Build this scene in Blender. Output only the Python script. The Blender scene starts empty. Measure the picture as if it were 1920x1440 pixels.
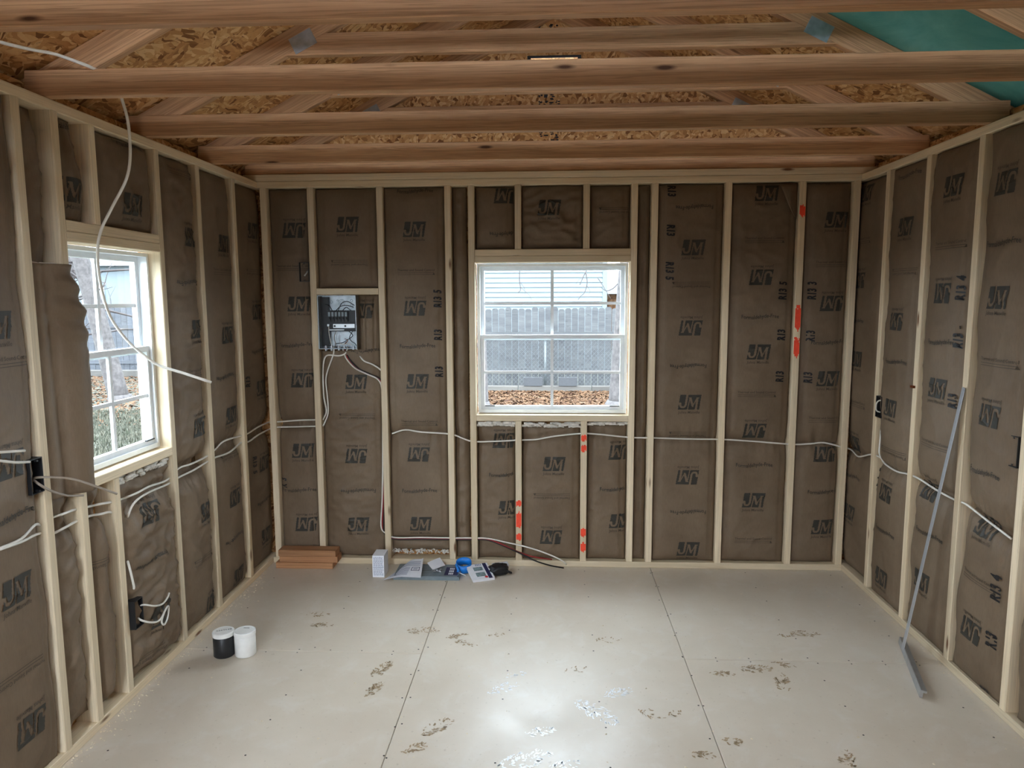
import bpy, bmesh, math, random
import numpy as np
from mathutils import Vector, Matrix, noise

random.seed(7)
S = bpy.context.scene
COL = S.collection

# ------------------------------------------------------------------ camera
F_PX, PITCH, YAW, ROLL = 1335.06, -0.1195, 0.0502, -0.0044
CAM_H = 1.649
XL, XR, D, H = -1.724, 1.783, 4.249, 2.344          # faces of the framing, top of the side plates
_f = Vector((-math.sin(YAW) * math.cos(PITCH), math.cos(YAW) * math.cos(PITCH), math.sin(PITCH)))
_r0 = Vector((math.cos(YAW), math.sin(YAW), 0))
_u0 = _r0.cross(_f)
_r = _r0 * math.cos(ROLL) + _u0 * math.sin(ROLL)
_u = -_r0 * math.sin(ROLL) + _u0 * math.cos(ROLL)
cam_d = bpy.data.cameras.new('camera')
cam = bpy.data.objects.new('camera', cam_d)
COL.objects.link(cam)
cam.matrix_world = Matrix(((_r.x, _u.x, -_f.x, 0), (_r.y, _u.y, -_f.y, 0), (_r.z, _u.z, -_f.z, CAM_H), (0, 0, 0, 1)))
cam_d.sensor_fit = 'HORIZONTAL'
cam_d.sensor_width = 36
cam_d.lens = F_PX / 1920 * 36
cam_d.clip_start = 0.05
cam_d.clip_end = 300
S.camera = cam

# ------------------------------------------------------------------ sky and exposure
SKY = 22.0
EXPOSURE = 0.22
w = bpy.data.worlds.new('overcast_sky')
S.world = w
w.use_nodes = True
w.node_tree.nodes['Background'].inputs[0].default_value = (0.80, 0.89, 1.0, 1)
w.node_tree.nodes['Background'].inputs[1].default_value = SKY
S.view_settings.view_transform = 'Standard'
S.view_settings.look = 'None'
S.view_settings.gamma = 1
S.view_settings.use_curve_mapping = False
S.view_settings.exposure = EXPOSURE
FRONT_Y = -0.50                                       # inner face of the front wall behind the camera
FILL_GAP = (-1.46, -1.08, 2.06)                            # unseen gap added behind the camera, placed and sized for fill daylight


def portal(name, loc, rot, sx, sy):                   # tells the renderer where daylight enters
    l = bpy.data.lights.new(name, 'AREA')
    l.shape = 'RECTANGLE'
    l.size, l.size_y = sx, sy
    l.cycles.is_portal = True
    o = bpy.data.objects.new(name, l)
    o.location = loc
    o.rotation_euler = rot
    COL.objects.link(o)


portal('fill_gap_daylight', ((FILL_GAP[0] + FILL_GAP[1]) / 2, FRONT_Y - .05, FILL_GAP[2] / 2), (math.pi / 2, 0, 0), FILL_GAP[1] - FILL_GAP[0], FILL_GAP[2])
portal('back_window_daylight', (.027, D + .13, 1.41), (-math.pi / 2, 0, 0), .9, .9)
portal('side_window_daylight', (XL - .13, 2.83, 1.41), (0, -math.pi / 2, 0), .9, .62)


# ------------------------------------------------------------------ pixel -> place (distance from the wall or floor touched)
def ray(px, py):
    return _r * ((px - 960) / F_PX) - _u * ((py - 720) / F_PX) + _f


def onB(px, py, y=D):
    d = ray(px, py)
    t = y / d.y
    return (d.x * t, CAM_H + d.z * t)


def onS(px, py, x):
    d = ray(px, py)
    t = x / d.x
    return (d.y * t, CAM_H + d.z * t)


def onF(px, py, z=0.0):
    d = ray(px, py)
    t = (z - CAM_H) / d.z
    return (d.x * t, d.y * t)


def P(wall, u, d, z):                                  # wall space -> world (d = towards the room)
    if wall == 'B':
        return (u, D - d, z)
    if wall == 'L':
        return (XL + d, u, z)
    return (XR - d, u, z)


def W(wall, px, py, d=0.0):                            # pixel -> (u, z) on a wall
    if wall == 'B':
        return onB(px, py, D - d)
    if wall == 'L':
        return onS(px, py, XL + d)
    return onS(px, py, XR - d)


# ------------------------------------------------------------------ materials
def srgb(r, g, b):
    f = lambda c: (c / 255) / 12.92 if c / 255 <= .04045 else ((c / 255 + .055) / 1.055) ** 2.4
    return (f(r), f(g), f(b), 1)


class N:
    def __init__(s, name):
        s.m = bpy.data.materials.new(name)
        s.m.use_nodes = True
        s.t = s.m.node_tree
        s.b = s.t.nodes['Principled BSDF']
        s.out = s.t.nodes['Material Output']

    def n(s, kind, **kw):
        x = s.t.nodes.new(kind)
        for k, v in kw.items():
            if k.startswith('i_'):
                x.inputs[k[2:].replace('_', ' ')].default_value = v
            else:
                setattr(x, k, v)
        return x

    def l(s, a, b):
        s.t.links.new(a, b)

    def coord(s, scale=(1, 1, 1), rnd=True, kind='Object'):
        tc = s.n('ShaderNodeTexCoord')
        mp = s.n('ShaderNodeMapping')
        mp.inputs['Scale'].default_value = scale
        s.l(tc.outputs[kind], mp.inputs['Vector'])
        if rnd:
            oi = s.n('ShaderNodeObjectInfo')
            ml = s.n('ShaderNodeVectorMath', operation='SCALE')
            ml.inputs[0].default_value = (37, 53, 71)
            s.l(oi.outputs['Random'], ml.inputs['Scale'])
            s.l(ml.outputs[0], mp.inputs['Location'])
        return mp.outputs[0]

    def noise(s, vec, scale, detail=3, rough=.55, dist=0):
        x = s.n('ShaderNodeTexNoise')
        x.inputs['Scale'].default_value = scale
        x.inputs['Detail'].default_value = detail
        x.inputs['Roughness'].default_value = rough
        x.inputs['Distortion'].default_value = dist
        if vec:
            s.l(vec, x.inputs['Vector'])
        return x.outputs['Fac']

    def ramp(s, fac, stops):
        x = s.n('ShaderNodeValToRGB')
        e = x.color_ramp.elements
        while len(e) < len(stops):
            e.new(.5)
        for q, (p, c) in zip(e, stops):
            q.position = p
            q.color = c
        s.l(fac, x.inputs[0])
        return x.outputs[0]

    def mix(s, fac, a, b, blend='MIX'):
        x = s.n('ShaderNodeMix', data_type='RGBA', blend_type=blend)
        for sock, v in ((x.inputs[0], fac), (x.inputs[6], a), (x.inputs[7], b)):
            if hasattr(v, 'links') or hasattr(v, 'is_output'):
                s.l(v, sock)
            else:
                sock.default_value = v
        return x.outputs[2]

    def bump(s, h, strength, dist=.002):
        x = s.n('ShaderNodeBump')
        x.inputs['Strength'].default_value = strength
        x.inputs['Distance'].default_value = dist
        s.l(h, x.inputs['Height'])
        s.l(x.outputs[0], s.b.inputs['Normal'])

    def done(s, col=None, rough=.6, metal=0, spec=.4):
        if col is not None:
            if isinstance(col, tuple):
                s.b.inputs['Base Color'].default_value = col
            else:
                s.l(col, s.b.inputs['Base Color'])
        s.b.inputs['Roughness'].default_value = rough
        s.b.inputs['Metallic'].default_value = metal
        s.b.inputs['Specular IOR Level'].default_value = spec
        return s.m


def flat(name, col, rough=.5, metal=0, spec=.4, var=.12, sc=30):
    m = N(name)
    f = m.noise(m.coord(), sc, 3)
    lo = tuple(c * (1 - var) for c in col[:3]) + (1,)
    hi = tuple(min(1, c * (1 + var)) for c in col[:3]) + (1,)
    return m.done(m.ramp(f, [(.3, lo), (.7, hi)]), rough, metal, spec)


def wood(name, light, dark, knot, gr=1.0, rough=.62, tint=.14, line=.6):
    m = N(name)
    base = m.noise(m.coord((.5, 4, 4)), 2.0, 4, .6, .5)
    c = m.ramp(base, [(.3, dark), (.62, light)])
    v2 = m.coord((.28, 20, 20))
    g = m.noise(v2, 5 * gr, 3, .6, 1.2)
    deep = tuple(a * .62 for a in dark[:3]) + (1,)
    c = m.mix(m.ramp(g, [(.47, (0, 0, 0, 1)), (.56, (line, line, line, 1)), (.64, (.1, .1, .1, 1))]), c, deep)
    g2 = m.noise(m.coord((.8, 60, 60)), 7, 2, .5)
    c = m.mix(m.ramp(g2, [(.5, (0, 0, 0, 1)), (.75, (.35, .35, .35, 1))]), c, deep)
    # knots
    vo = m.n('ShaderNodeTexVoronoi', feature='F1')
    vo.inputs['Scale'].default_value = 1.0
    m.l(m.coord((2.6, 11, 11)), vo.inputs['Vector'])
    k = m.ramp(vo.outputs['Distance'], [(.05, (1, 1, 1, 1)), (.12, (0, 0, 0, 1))])
    c = m.mix(k, c, knot)
    oi = m.n('ShaderNodeObjectInfo')
    hv = m.n('ShaderNodeHueSaturation')
    mr = m.n('ShaderNodeMapRange')
    mr.inputs[3].default_value = 1 - tint
    mr.inputs[4].default_value = 1 + tint
    m.l(oi.outputs['Random'], mr.inputs[0])
    m.l(mr.outputs[0], hv.inputs['Value'])
    m.l(c, hv.inputs['Color'])
    m.bump(g, .15, .001)
    return m.done(hv.outputs[0], rough, spec=.3)


M = {}
M['stud'] = wood('stud_spruce', srgb(230, 213, 183), srgb(216, 195, 160), srgb(112, 76, 50), line=.3)
M['joist'] = wood('joist_fir', srgb(206, 164, 124), srgb(184, 139, 100), srgb(80, 48, 28), 1.3, tint=.10, line=.7)
M['lumber'] = wood('offcut_fir', srgb(196, 146, 104), srgb(170, 120, 84), srgb(96, 58, 36))


def osb_mat():
    m = N('osb_strands')
    v = m.coord((1, 1, 1), rnd=False)
    nz = m.n('ShaderNodeTexNoise')
    nz.inputs['Scale'].default_value = 7
    m.l(v, nz.inputs['Vector'])
    ad = m.n('ShaderNodeVectorMath', operation='MULTIPLY_ADD')
    m.l(nz.outputs['Color'], ad.inputs[0])
    ad.inputs[1].default_value = (.10, .10, .10)
    m.l(v, ad.inputs[2])

    def strands(rot, sc):
        mp = m.n('ShaderNodeMapping')
        mp.inputs['Scale'].default_value = sc
        vr = m.n('ShaderNodeVectorRotate', rotation_type='EULER_XYZ')
        vr.inputs['Rotation'].default_value = rot
        m.l(ad.outputs[0], vr.inputs['Vector'])
        m.l(vr.outputs[0], mp.inputs['Vector'])
        vo = m.n('ShaderNodeTexVoronoi', feature='F1')
        vo.inputs['Scale'].default_value = 1
        m.l(mp.outputs[0], vo.inputs['Vector'])
        sp = m.n('ShaderNodeSeparateColor')
        m.l(vo.outputs['Color'], sp.inputs[0])
        return sp.outputs[0], vo.outputs['Distance']
    A, da = strands((.1, .6, .5), (13, 60, 60))
    B, db = strands((.2, -.7, 1.7), (13, 60, 60))
    C, dc = strands((.5, 1.5, -.8), (13, 60, 60))
    k = m.n('ShaderNodeTexVoronoi', feature='F1')
    k.inputs['Scale'].default_value = 20
    m.l(ad.outputs[0], k.inputs['Vector'])
    ks = m.n('ShaderNodeSeparateColor')
    m.l(k.outputs['Color'], ks.inputs[0])

    def pick(fac, lo, a_, b_):
        gt = m.n('ShaderNodeMath', operation='GREATER_THAN')
        gt.inputs[1].default_value = lo
        m.l(fac, gt.inputs[0])
        mx = m.n('ShaderNodeMix', data_type='FLOAT')
        m.l(gt.outputs[0], mx.inputs[0])
        m.l(a_, mx.inputs[2])
        m.l(b_, mx.inputs[3])
        return mx.outputs[0]
    val = pick(ks.outputs[0], .66, pick(ks.outputs[0], .33, A, B), C)
    c = m.ramp(val, [(.02, srgb(124, 80, 42)), (.25, srgb(182, 131, 79)), (.65, srgb(202, 152, 97)), (.97, srgb(222, 182, 132))])
    f = m.noise(ad.outputs[0], 70, 3)
    c = m.mix(m.ramp(f, [(.60, (0, 0, 0, 1)), (.75, (.6, .6, .6, 1))]), c, srgb(96, 60, 28))
    m.bump(val, .35, .003)
    return m.done(c, .68, spec=.25)


M['osb'] = osb_mat()


def kraft_mat():
    m = N('kraft_facing')
    v = m.coord((1, 1, 1), rnd=True)
    a = m.noise(v, 3.5, 4)
    b = m.noise(m.coord((40, 40, 6)), 6, 3)
    c = m.ramp(a, [(.3, srgb(110, 92, 73)), (.7, srgb(126, 108, 88))])
    c = m.mix(m.ramp(b, [(.4, (0, 0, 0, 1)), (.7, (.28, .28, .28, 1))]), c, srgb(94, 80, 62))
    wr = m.noise(v, 22, 4, .6, 1.2)
    m.bump(wr, .28, .004)
    return m.done(c, .58, spec=.3)


M['kraft'] = kraft_mat()
M['ink'] = flat('kraft_print_ink', srgb(54, 51, 44), .6)
M['ink_soft'] = flat('kraft_print_fine', srgb(70, 60, 48), .6)
M['marker'] = flat('black_marker', srgb(24, 23, 26), .5)
M['fiberglass'] = flat('fiberglass_fluff', srgb(214, 208, 198), .95, sc=60, var=.2)


def floor_mat():
    m = N('floor_sheet')
    v = m.coord((1, 1, 1), rnd=False)
    a = m.noise(v, 1.6, 5, .6)
    c = m.ramp(a, [(.3, srgb(204, 191, 172)), (.7, srgb(218, 207, 190))])
    sp = m.noise(v, 55, 2, .5)
    c = m.mix(m.ramp(sp, [(.66, (0, 0, 0, 1)), (.74, (.35, .35, .35, 1))]), c, srgb(166, 150, 128))
    du = m.noise(v, 6.5, 4, .7, .6)
    c = m.mix(m.ramp(du, [(.52, (0, 0, 0, 1)), (.75, (.45, .45, .45, 1))]), c, srgb(222, 217, 208))
    r = m.ramp(m.noise(v, 3, 4), [(.3, (.30, .30, .30, 1)), (.7, (.48, .48, .48, 1))])
    m.l(r, m.b.inputs['Roughness'])
    m.bump(m.noise(v, 40, 3), .08, .001)
    mm = m.done(c, .45, spec=.6)
    m.l(r, m.b.inputs['Roughness'])
    return mm


M['floor'] = floor_mat()
M['floor_core'] = flat('subfloor_core', srgb(60, 50, 40), .9)
M['vinyl'] = flat('white_vinyl', srgb(232, 236, 238), .35, var=.03)
M['white_plastic'] = flat('white_plastic', srgb(236, 236, 232), .35, var=.04)
M['black_plastic'] = flat('black_plastic', srgb(26, 27, 30), .42)
M['dark_jar'] = flat('charcoal_jar_plastic', srgb(38, 39, 41), .4)
M['cable_white'] = flat('white_cable_jacket', srgb(226, 222, 212), .45, var=.05)
M['cable_grey'] = flat('grey_cable_jacket', srgb(150, 138, 124), .5, var=.06)
M['cable_red'] = flat('red_wire', srgb(140, 34, 34), .4)
M['cable_black'] = flat('black_wire', srgb(22, 22, 24), .4)
M['copper'] = flat('copper_clip', srgb(132, 74, 44), .35, .8)
M['galv'] = flat('galvanised_steel', srgb(176, 184, 190), .42, .75, var=.18, sc=24)
M['grey_steel'] = flat('grey_painted_steel', srgb(120, 132, 138), .4, .1)
M['alu'] = flat('aluminium', srgb(190, 194, 198), .38, .85, var=.08)
M['paper'] = flat('white_paper', srgb(232, 234, 240), .7, var=.03)
M['paper_ink'] = flat('grey_paper_print', srgb(128, 134, 160), .7)
M['navy'] = flat('navy_print', srgb(40, 44, 84), .5)
M['blue'] = flat('blue_plastic', srgb(24, 120, 206), .35)
M['photo_grey'] = flat('grey_photo_print', srgb(126, 146, 150), .5, sc=120, var=.6)
M['red_print'] = flat('red_print', srgb(200, 48, 56), .5)
M['orange_paint'] = flat('orange_spray_paint', srgb(250, 78, 48), .6)
M['mud'] = flat('dried_mud', srgb(168, 146, 116), .9, sc=70, var=.25)
M['chalk'] = flat('white_dust', srgb(244, 246, 247), .32, spec=.7, sc=70)
M['screw'] = flat('dark_screw_head', srgb(52, 46, 42), .5, .4)
M['chip'] = flat('pale_wood_chip', srgb(230, 216, 190), .8)
M['siding'] = flat('pale_house_siding', srgb(75, 83, 87), .6, var=.04, sc=3)
M['fence'] = wood('weathered_fence', srgb(65, 65, 65), srgb(47, 47, 49), srgb(32, 32, 32), 1.2)
M['timber'] = wood('weathered_timber', srgb(73, 69, 64), srgb(56, 52, 49), srgb(38, 33, 29))
M['dark_fence'] = wood('dark_fence_boards', srgb(64, 66, 71), srgb(51, 53, 58), srgb(31, 31, 35))
M['block'] = flat('concrete_block', srgb(47, 47, 49), .9)
M['bark'] = flat('grey_bark', srgb(59, 55, 54), .95, sc=14, var=.4)
M['twig'] = flat('thin_twig', srgb(52, 46, 45), .9)
M['wire_mesh'] = flat('galvanised_wire', srgb(85, 88, 89), .5, .5)
M['roof_shingle'] = flat('grey_roofing', srgb(60, 60, 62), .9)
M['membrane'] = None


def membrane():
    m = N('teal_roof_underlay')
    v = m.coord((1, 1, 1), rnd=False)
    a = m.noise(v, 3.2, 5, .65, .8)
    c = m.ramp(a, [(.3, srgb(58, 148, 146)), (.7, srgb(116, 190, 184))])
    m.bump(m.noise(v, 30, 3), .1, .002)
    return m.done(c, .42, spec=.5)


M['membrane'] = membrane()


def ground_mat():
    m = N('lawn_ground')
    v = m.coord((1, 1, 1), rnd=False)
    a = m.noise(v, .8, 5, .7)
    c = m.ramp(a, [(.3, srgb(66, 66, 60)), (.6, srgb(84, 83, 74)), (.8, srgb(91, 86, 78))])
    f = m.noise(v, 26, 3, .7)
    c = m.mix(m.ramp(f, [(.4, (.0, .0, .0, 1)), (.7, (.6, .6, .6, 1))]), c, srgb(55, 56, 48))
    return m.done(c, 1, spec=.1)


M['ground'] = ground_mat()


def leaf_mat(name, c0, c1, c2):
    m = N(name)
    a = m.noise(m.coord((1, 1, 1), rnd=False), 7, 2)
    return m.done(m.ramp(a, [(.35, c0), (.5, c1), (.65, c2)]), .9, spec=.1)


M['leaf'] = leaf_mat('fallen_leaves', srgb(47, 30, 21), srgb(71, 50, 33), srgb(82, 64, 50))


def glass_mat():
    m = N('window_glass')
    tr = m.n('ShaderNodeBsdfTransparent')
    tr.inputs[0].default_value = (.95, .98, .98, 1)
    gl = m.n('ShaderNodeBsdfGlossy')
    gl.inputs['Roughness'].default_value = .02
    fr = m.n('ShaderNodeFresnel')
    fr.inputs[0].default_value = 1.35
    mx = m.n('ShaderNodeMixShader')
    ge = m.n('ShaderNodeNewGeometry')
    inv = m.n('ShaderNodeMath', operation='SUBTRACT')
    inv.inputs[0].default_value = 1.0
    m.l(ge.outputs['Backfacing'], inv.inputs[1])
    mu = m.n('ShaderNodeMath', operation='MULTIPLY')
    m.l(fr.outputs[0], mu.inputs[0])
    m.l(inv.outputs[0], mu.inputs[1])
    m.l(mu.outputs[0], mx.inputs[0])
    m.l(tr.outputs[0], mx.inputs[1])
    m.l(gl.outputs[0], mx.inputs[2])
    m.l(mx.outputs[0], m.out.inputs[0])
    return m.m


M['glass'] = glass_mat()


def ruler_mat():
    m = N('ruler_blade')
    v = m.coord((1, 1, 1), rnd=False)
    wv = m.n('ShaderNodeTexWave', wave_type='BANDS', bands_direction='X')
    wv.inputs['Scale'].default_value = 12.4
    m.l(v, wv.inputs['Vector'])
    sx = m.n('ShaderNodeSeparateXYZ')
    m.l(v, sx.inputs[0])
    ab = m.n('ShaderNodeMath', operation='ABSOLUTE')
    m.l(sx.outputs[1], ab.inputs[0])
    gt = m.n('ShaderNodeMath', operation='GREATER_THAN')
    m.l(ab.outputs[0], gt.inputs[0])
    gt.inputs[1].default_value = .012
    gw = m.n('ShaderNodeMath', operation='GREATER_THAN')
    m.l(wv.outputs['Fac'], gw.inputs[0])
    gw.inputs[1].default_value = .8
    ml = m.n('ShaderNodeMath', operation='MULTIPLY')
    m.l(gt.outputs[0], ml.inputs[0])
    m.l(gw.outputs[0], ml.inputs[1])
    c = m.mix(ml.outputs[0], srgb(196, 200, 206), srgb(90, 100, 120))
    return m.done(c, .4, .6)


M['ruler'] = ruler_mat()


# ------------------------------------------------------------------ object helpers
def tag(o, label=None, cat=None, group=None, kind=None):
    if label:
        o['label'] = label
    if cat:
        o['category'] = cat
    if group:
        o['group'] = group
    if kind:
        o['kind'] = kind
    return o


def mobj(name, verts, faces, mat, parent=None, smooth=False, mats=None, fm=None, matrix=None):
    me = bpy.data.meshes.new(name)
    me.from_pydata([tuple(v) for v in verts], [], faces)
    for x in (mats or [mat]):
        me.materials.append(M[x] if isinstance(x, str) else x)
    if fm is not None:
        me.polygons.foreach_set('material_index', fm)
    if smooth:
        me.polygons.foreach_set('use_smooth', [True] * len(me.polygons))
    me.update()
    o = bpy.data.objects.new(name, me)
    COL.objects.link(o)
    if parent:
        o.parent = parent
    if matrix is not None:
        o.matrix_basis = matrix
    return o


def empty(name, loc=(0, 0, 0)):
    o = bpy.data.objects.new(name, None)
    o.location = loc
    o.empty_display_size = .1
    COL.objects.link(o)
    return o


class MB:
    """collects pieces of ONE part"""

    def __init__(s):
        s.v, s.f, s.m = [], [], []

    def add(s, v, f, mi=0):
        k = len(s.v)
        s.v += [tuple(x) for x in v]
        s.f += [tuple(i + k for i in q) for q in f]
        s.m += [mi] * len(f)
        return s

    def box(s, a, b, mi=0):
        x0, y0, z0 = (min(a[i], b[i]) for i in range(3))
        x1, y1, z1 = (max(a[i], b[i]) for i in range(3))
        return s.add([(x0, y0, z0), (x1, y0, z0), (x1, y1, z0), (x0, y1, z0), (x0, y0, z1), (x1, y0, z1), (x1, y1, z1), (x0, y1, z1)],
                     [(3, 2, 1, 0), (4, 5, 6, 7), (0, 1, 5, 4), (1, 2, 6, 5), (2, 3, 7, 6), (3, 0, 4, 7)], mi)

    def lathe(s, prof, n=32, c=(0, 0), mi=0):
        v, f = [], []
        for r, z in prof:
            for i in range(n):
                a = 2 * math.pi * i / n
                v.append((c[0] + r * math.cos(a), c[1] + r * math.sin(a), z))
        for j in range(len(prof) - 1):
            for i in range(n):
                f.append((j * n + i, j * n + (i + 1) % n, (j + 1) * n + (i + 1) % n, (j + 1) * n + i))
        f.append(tuple(range(n - 1, -1, -1)))
        f.append(tuple((len(prof) - 1) * n + i for i in range(n)))
        return s.add(v, f, mi)

    def tube(s, pts, r, n=6, mi=0, taper=None, sub=6):
        pts = spline(pts, sub) if sub else [Vector(p) for p in pts]
        v, f = [], []
        ref = None
        L = len(pts)
        for k, p in enumerate(pts):
            t = (pts[min(k + 1, L - 1)] - pts[max(k - 1, 0)])
            if t.length < 1e-7:
                t = Vector((0, 0, 1))
            t.normalize()
            if ref is None:
                ref = t.orthogonal().normalized()
            ref = (ref - t * ref.dot(t))
            ref = ref.normalized() if ref.length > 1e-6 else t.orthogonal().normalized()
            bi = t.cross(ref)
            rr = r if taper is None else r + (taper - r) * k / (L - 1)
            for i in range(n):
                a = 2 * math.pi * i / n
                v.append(p + (ref * math.cos(a) + bi * math.sin(a)) * rr)
        for k in range(L - 1):
            for i in range(n):
                f.append((k * n + i, k * n + (i + 1) % n, (k + 1) * n + (i + 1) % n, (k + 1) * n + i))
        f.append(tuple(range(n - 1, -1, -1)))
        f.append(tuple((L - 1) * n + i for i in range(n)))
        return s.add(v, f, mi)

    def build(s, name, mat, parent=None, smooth=False, mats=None, matrix=None):
        return mobj(name, s.v, s.f, mat, parent, smooth, mats, s.m if mats else None, matrix)


def spline(pts, sub=6):
    p = [Vector(x) for x in pts]
    if len(p) < 3:
        return [p[0].lerp(p[-1], i / sub) for i in range(sub + 1)]
    q = [p[0] * 2 - p[1]] + p + [p[-1] * 2 - p[-2]]
    out = []
    for i in range(1, len(q) - 2):
        a, b, c, d = q[i - 1], q[i], q[i + 1], q[i + 2]
        for k in range(sub):
            t = k / sub
            out.append(.5 * ((2 * b) + (c - a) * t + (2 * a - 5 * b + 4 * c - d) * t * t + (3 * b - a - 3 * c + d) * t ** 3))
    out.append(p[-1])
    return out


def board(name, a, b, side, w, t, mat, parent=None, ch=.003, cut0=0, cut1=0):
    """timber from a to b; w along the direction `side`, t across; local X runs along the grain.
    cut0/cut1 shift the +side edge of the ends (mitre)."""
    a, b = Vector(a), Vector(b)
    x = (b - a).normalized()
    z = Vector(side)
    z = (z - x * z.dot(x)).normalized()
    y = z.cross(x)
    L = (b - a).length
    sec = []
    hw, ht = w / 2, t / 2
    for (yy, zz) in ((-ht + ch, -hw), (ht - ch, -hw), (ht, -hw + ch), (ht, hw - ch), (ht - ch, hw), (-ht + ch, hw), (-ht, hw - ch), (-ht, -hw + ch)):
        sec.append((yy, zz))
    v = []
    for e in (0, 1):
        for yy, zz in sec:
            s_ = (zz + hw) / w
            xx = -L / 2 + cut0 * s_ if e == 0 else L / 2 - cut1 * s_
            v.append((xx, yy, zz))
    f = [tuple(range(7, -1, -1)), tuple(range(8, 16))]
    for i in range(8):
        f.append((i, (i + 1) % 8, 8 + (i + 1) % 8, 8 + i))
    c = (a + b) / 2
    mtx = Matrix(((x.x, y.x, z.x, c.x), (x.y, y.y, z.y, c.y), (x.z, y.z, z.z, c.z), (0, 0, 0, 1)))
    return mobj(name, v, f, mat, parent, matrix=mtx)


# ------------------------------------------------------------------ floor
floor = mobj('floor', *(lambda m: (m.v, m.f))(MB().box((XL - .09, FRONT_Y - .09, -.06), (XR + .09, D + .09, -.018))), 'floor_core')
tag(floor, kind='structure')
S1, S2 = -.587, .632
g = .0012
rows = {(XL - .09, S1): [D + .09, 3.135, .697, FRONT_Y - .09], (S1, S2): [D + .09, 1.916, -.52, FRONT_Y - .09], (S2, XR + .09): [D + .09, 3.135, .697, FRONT_Y - .09]}
for (x0, x1), ys in rows.items():
    for y1, y0 in zip(ys[:-1], ys[1:]):
        a0, a1, b0, b1 = x0 + g, x1 - g, y0 + g, y1 - g
        e = .002
        v = [(a0, b0, -.018), (a1, b0, -.018), (a1, b1, -.018), (a0, b1, -.018), (a0, b0, -e), (a1, b0, -e), (a1, b1, -e), (a0, b1, -e),
             (a0 + e, b0 + e, 0), (a1 - e, b0 + e, 0), (a1 - e, b1 - e, 0), (a0 + e, b1 - e, 0)]
        f = [(0, 1, 5, 4), (1, 2, 6, 5), (2, 3, 7, 6), (3, 0, 4, 7), (4, 5, 9, 8), (5, 6, 10, 9), (6, 7, 11, 10), (7, 4, 8, 11), (8, 9, 10, 11), (3, 2, 1, 0)]
        mobj('floor_panel', v, f, 'floor', floor)

# ------------------------------------------------------------------ walls
T = .0381
DW = .0889
WB = (-.430, .484, .949, 1.862)                       # back window opening
WL = (2.520, 3.136, .978, 1.862)                      # side window opening


def skin(name, wall, u0, u1, z0, z1, hole=None, mat='osb'):
    m = MB()
    a, b = -DW, -DW - .014

    def bx(p, q, r, s_):
        if q - p > 1e-4 and s_ - r > 1e-4:
            m.box(P(wall, p, a, r), P(wall, q, b, s_))
    if hole:
        bx(u0, hole[0], z0, z1)
        bx(hole[1], u1, z0, z1)
        bx(hole[0], hole[1], z0, hole[2])
        bx(hole[0], hole[1], hole[3], z1)
    else:
        bx(u0, u1, z0, z1)
    return tag(m.build(name, mat), kind='structure')


wall_b = skin('wall_back', 'B', XL - DW, XR + DW, -.06, 2.40, WB)
wall_l = skin('wall_left', 'L', FRONT_Y - DW, D + DW, -.06, 2.40, WL)
wall_r = skin('wall_right', 'R', FRONT_Y - DW, D + DW, -.06, 2.40)
PAR = {'B': wall_b, 'L': wall_l, 'R': wall_r}
DIRU = {'B': (1, 0, 0), 'L': (0, 1, 0), 'R': (0, 1, 0)}
DIRD = {'B': (0, -1, 0), 'L': (1, 0, 0), 'R': (-1, 0, 0)}


def stud(wall, u, z0, z1, name='stud'):
    return board(name, P(wall, u, -DW / 2, z0), P(wall, u, -DW / 2, z1), DIRD[wall], DW, T, 'stud', PAR[wall])


def plate(wall, u0, u1, z, name='plate', mat='stud'):
    return board(name, P(wall, u0, -DW / 2, z), P(wall, u1, -DW / 2, z), DIRD[wall], DW, T, mat, PAR[wall])


ZT = H - T                                             # underside of the top plate
STB = {}
plate('B', XL + .001, XR - .001, T / 2, 'bottom_plate')
plate('B', XL + .001, XR - .001, H - T / 2, 'top_plate')
plate('B', XL - .08, XR + .08, H + T / 2 + .001, 'cap_plate')
for u in (-1.690, -1.406, -.992, -.588, -.450, .503, .620, 1.040, 1.458, 1.763):
    STB[u] = stud('B', u, T, ZT)
plate('B', -1.386, -1.012, 1.695, 'blocking')
plate('B', WB[0], WB[1], 1.918, 'header')
plate('B', WB[0], WB[1], 1.879, 'header')
plate('B', WB[0], WB[1], WB[2] - T / 2, 'rough_sill')
cr = {}
for px in (971, 1100):
    u = onB(px, 400)[0]
    stud('B', u, 1.938, ZT, 'cripple_stud')
for px in (972.5, 1094):
    u = onB(px, 930)[0]
    cr[px] = stud('B', u, T, WB[2] - T, 'cripple_stud')

for wall, us in (('L', (1.905, 2.316, 2.501, 3.155, 3.526, 3.930)), ('R', (2.310, 2.715, 3.117, 3.530, 3.932))):
    us = list(us)
    y = us[0] - .406
    while y > FRONT_Y + .05:
        us.append(y)
        y -= .406
    for u in us:
        stud(wall, u, T, ZT)
    plate(wall, FRONT_Y, D + .085, T / 2, 'bottom_plate')
    plate(wall, FRONT_Y, D + .085, H - T / 2, 'top_plate')
plate('L', WL[0], WL[1], WL[2] - T / 2, 'rough_sill')
plate('L', WL[0], WL[1], 1.918, 'header')
plate('L', WL[0], WL[1], 1.879, 'header')
stud('L', 2.706, 1.938, ZT, 'cripple_stud')
stud('L', 2.706, T, WL[2] - T, 'cripple_stud')

# front wall behind the camera, with the added gap that lets in fill daylight
m = MB()
yf0, yf1 = FRONT_Y - .10, FRONT_Y
m.box((XL - DW, yf0, -.06), (FILL_GAP[0], yf1, 2.40)).box((FILL_GAP[1], yf0, -.06), (XR + DW, yf1, 2.40)).box((FILL_GAP[0], yf0, FILL_GAP[2]), (FILL_GAP[1], yf1, 2.40))
wall_f = tag(m.build('wall_front', 'kraft'), kind='structure')

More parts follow.
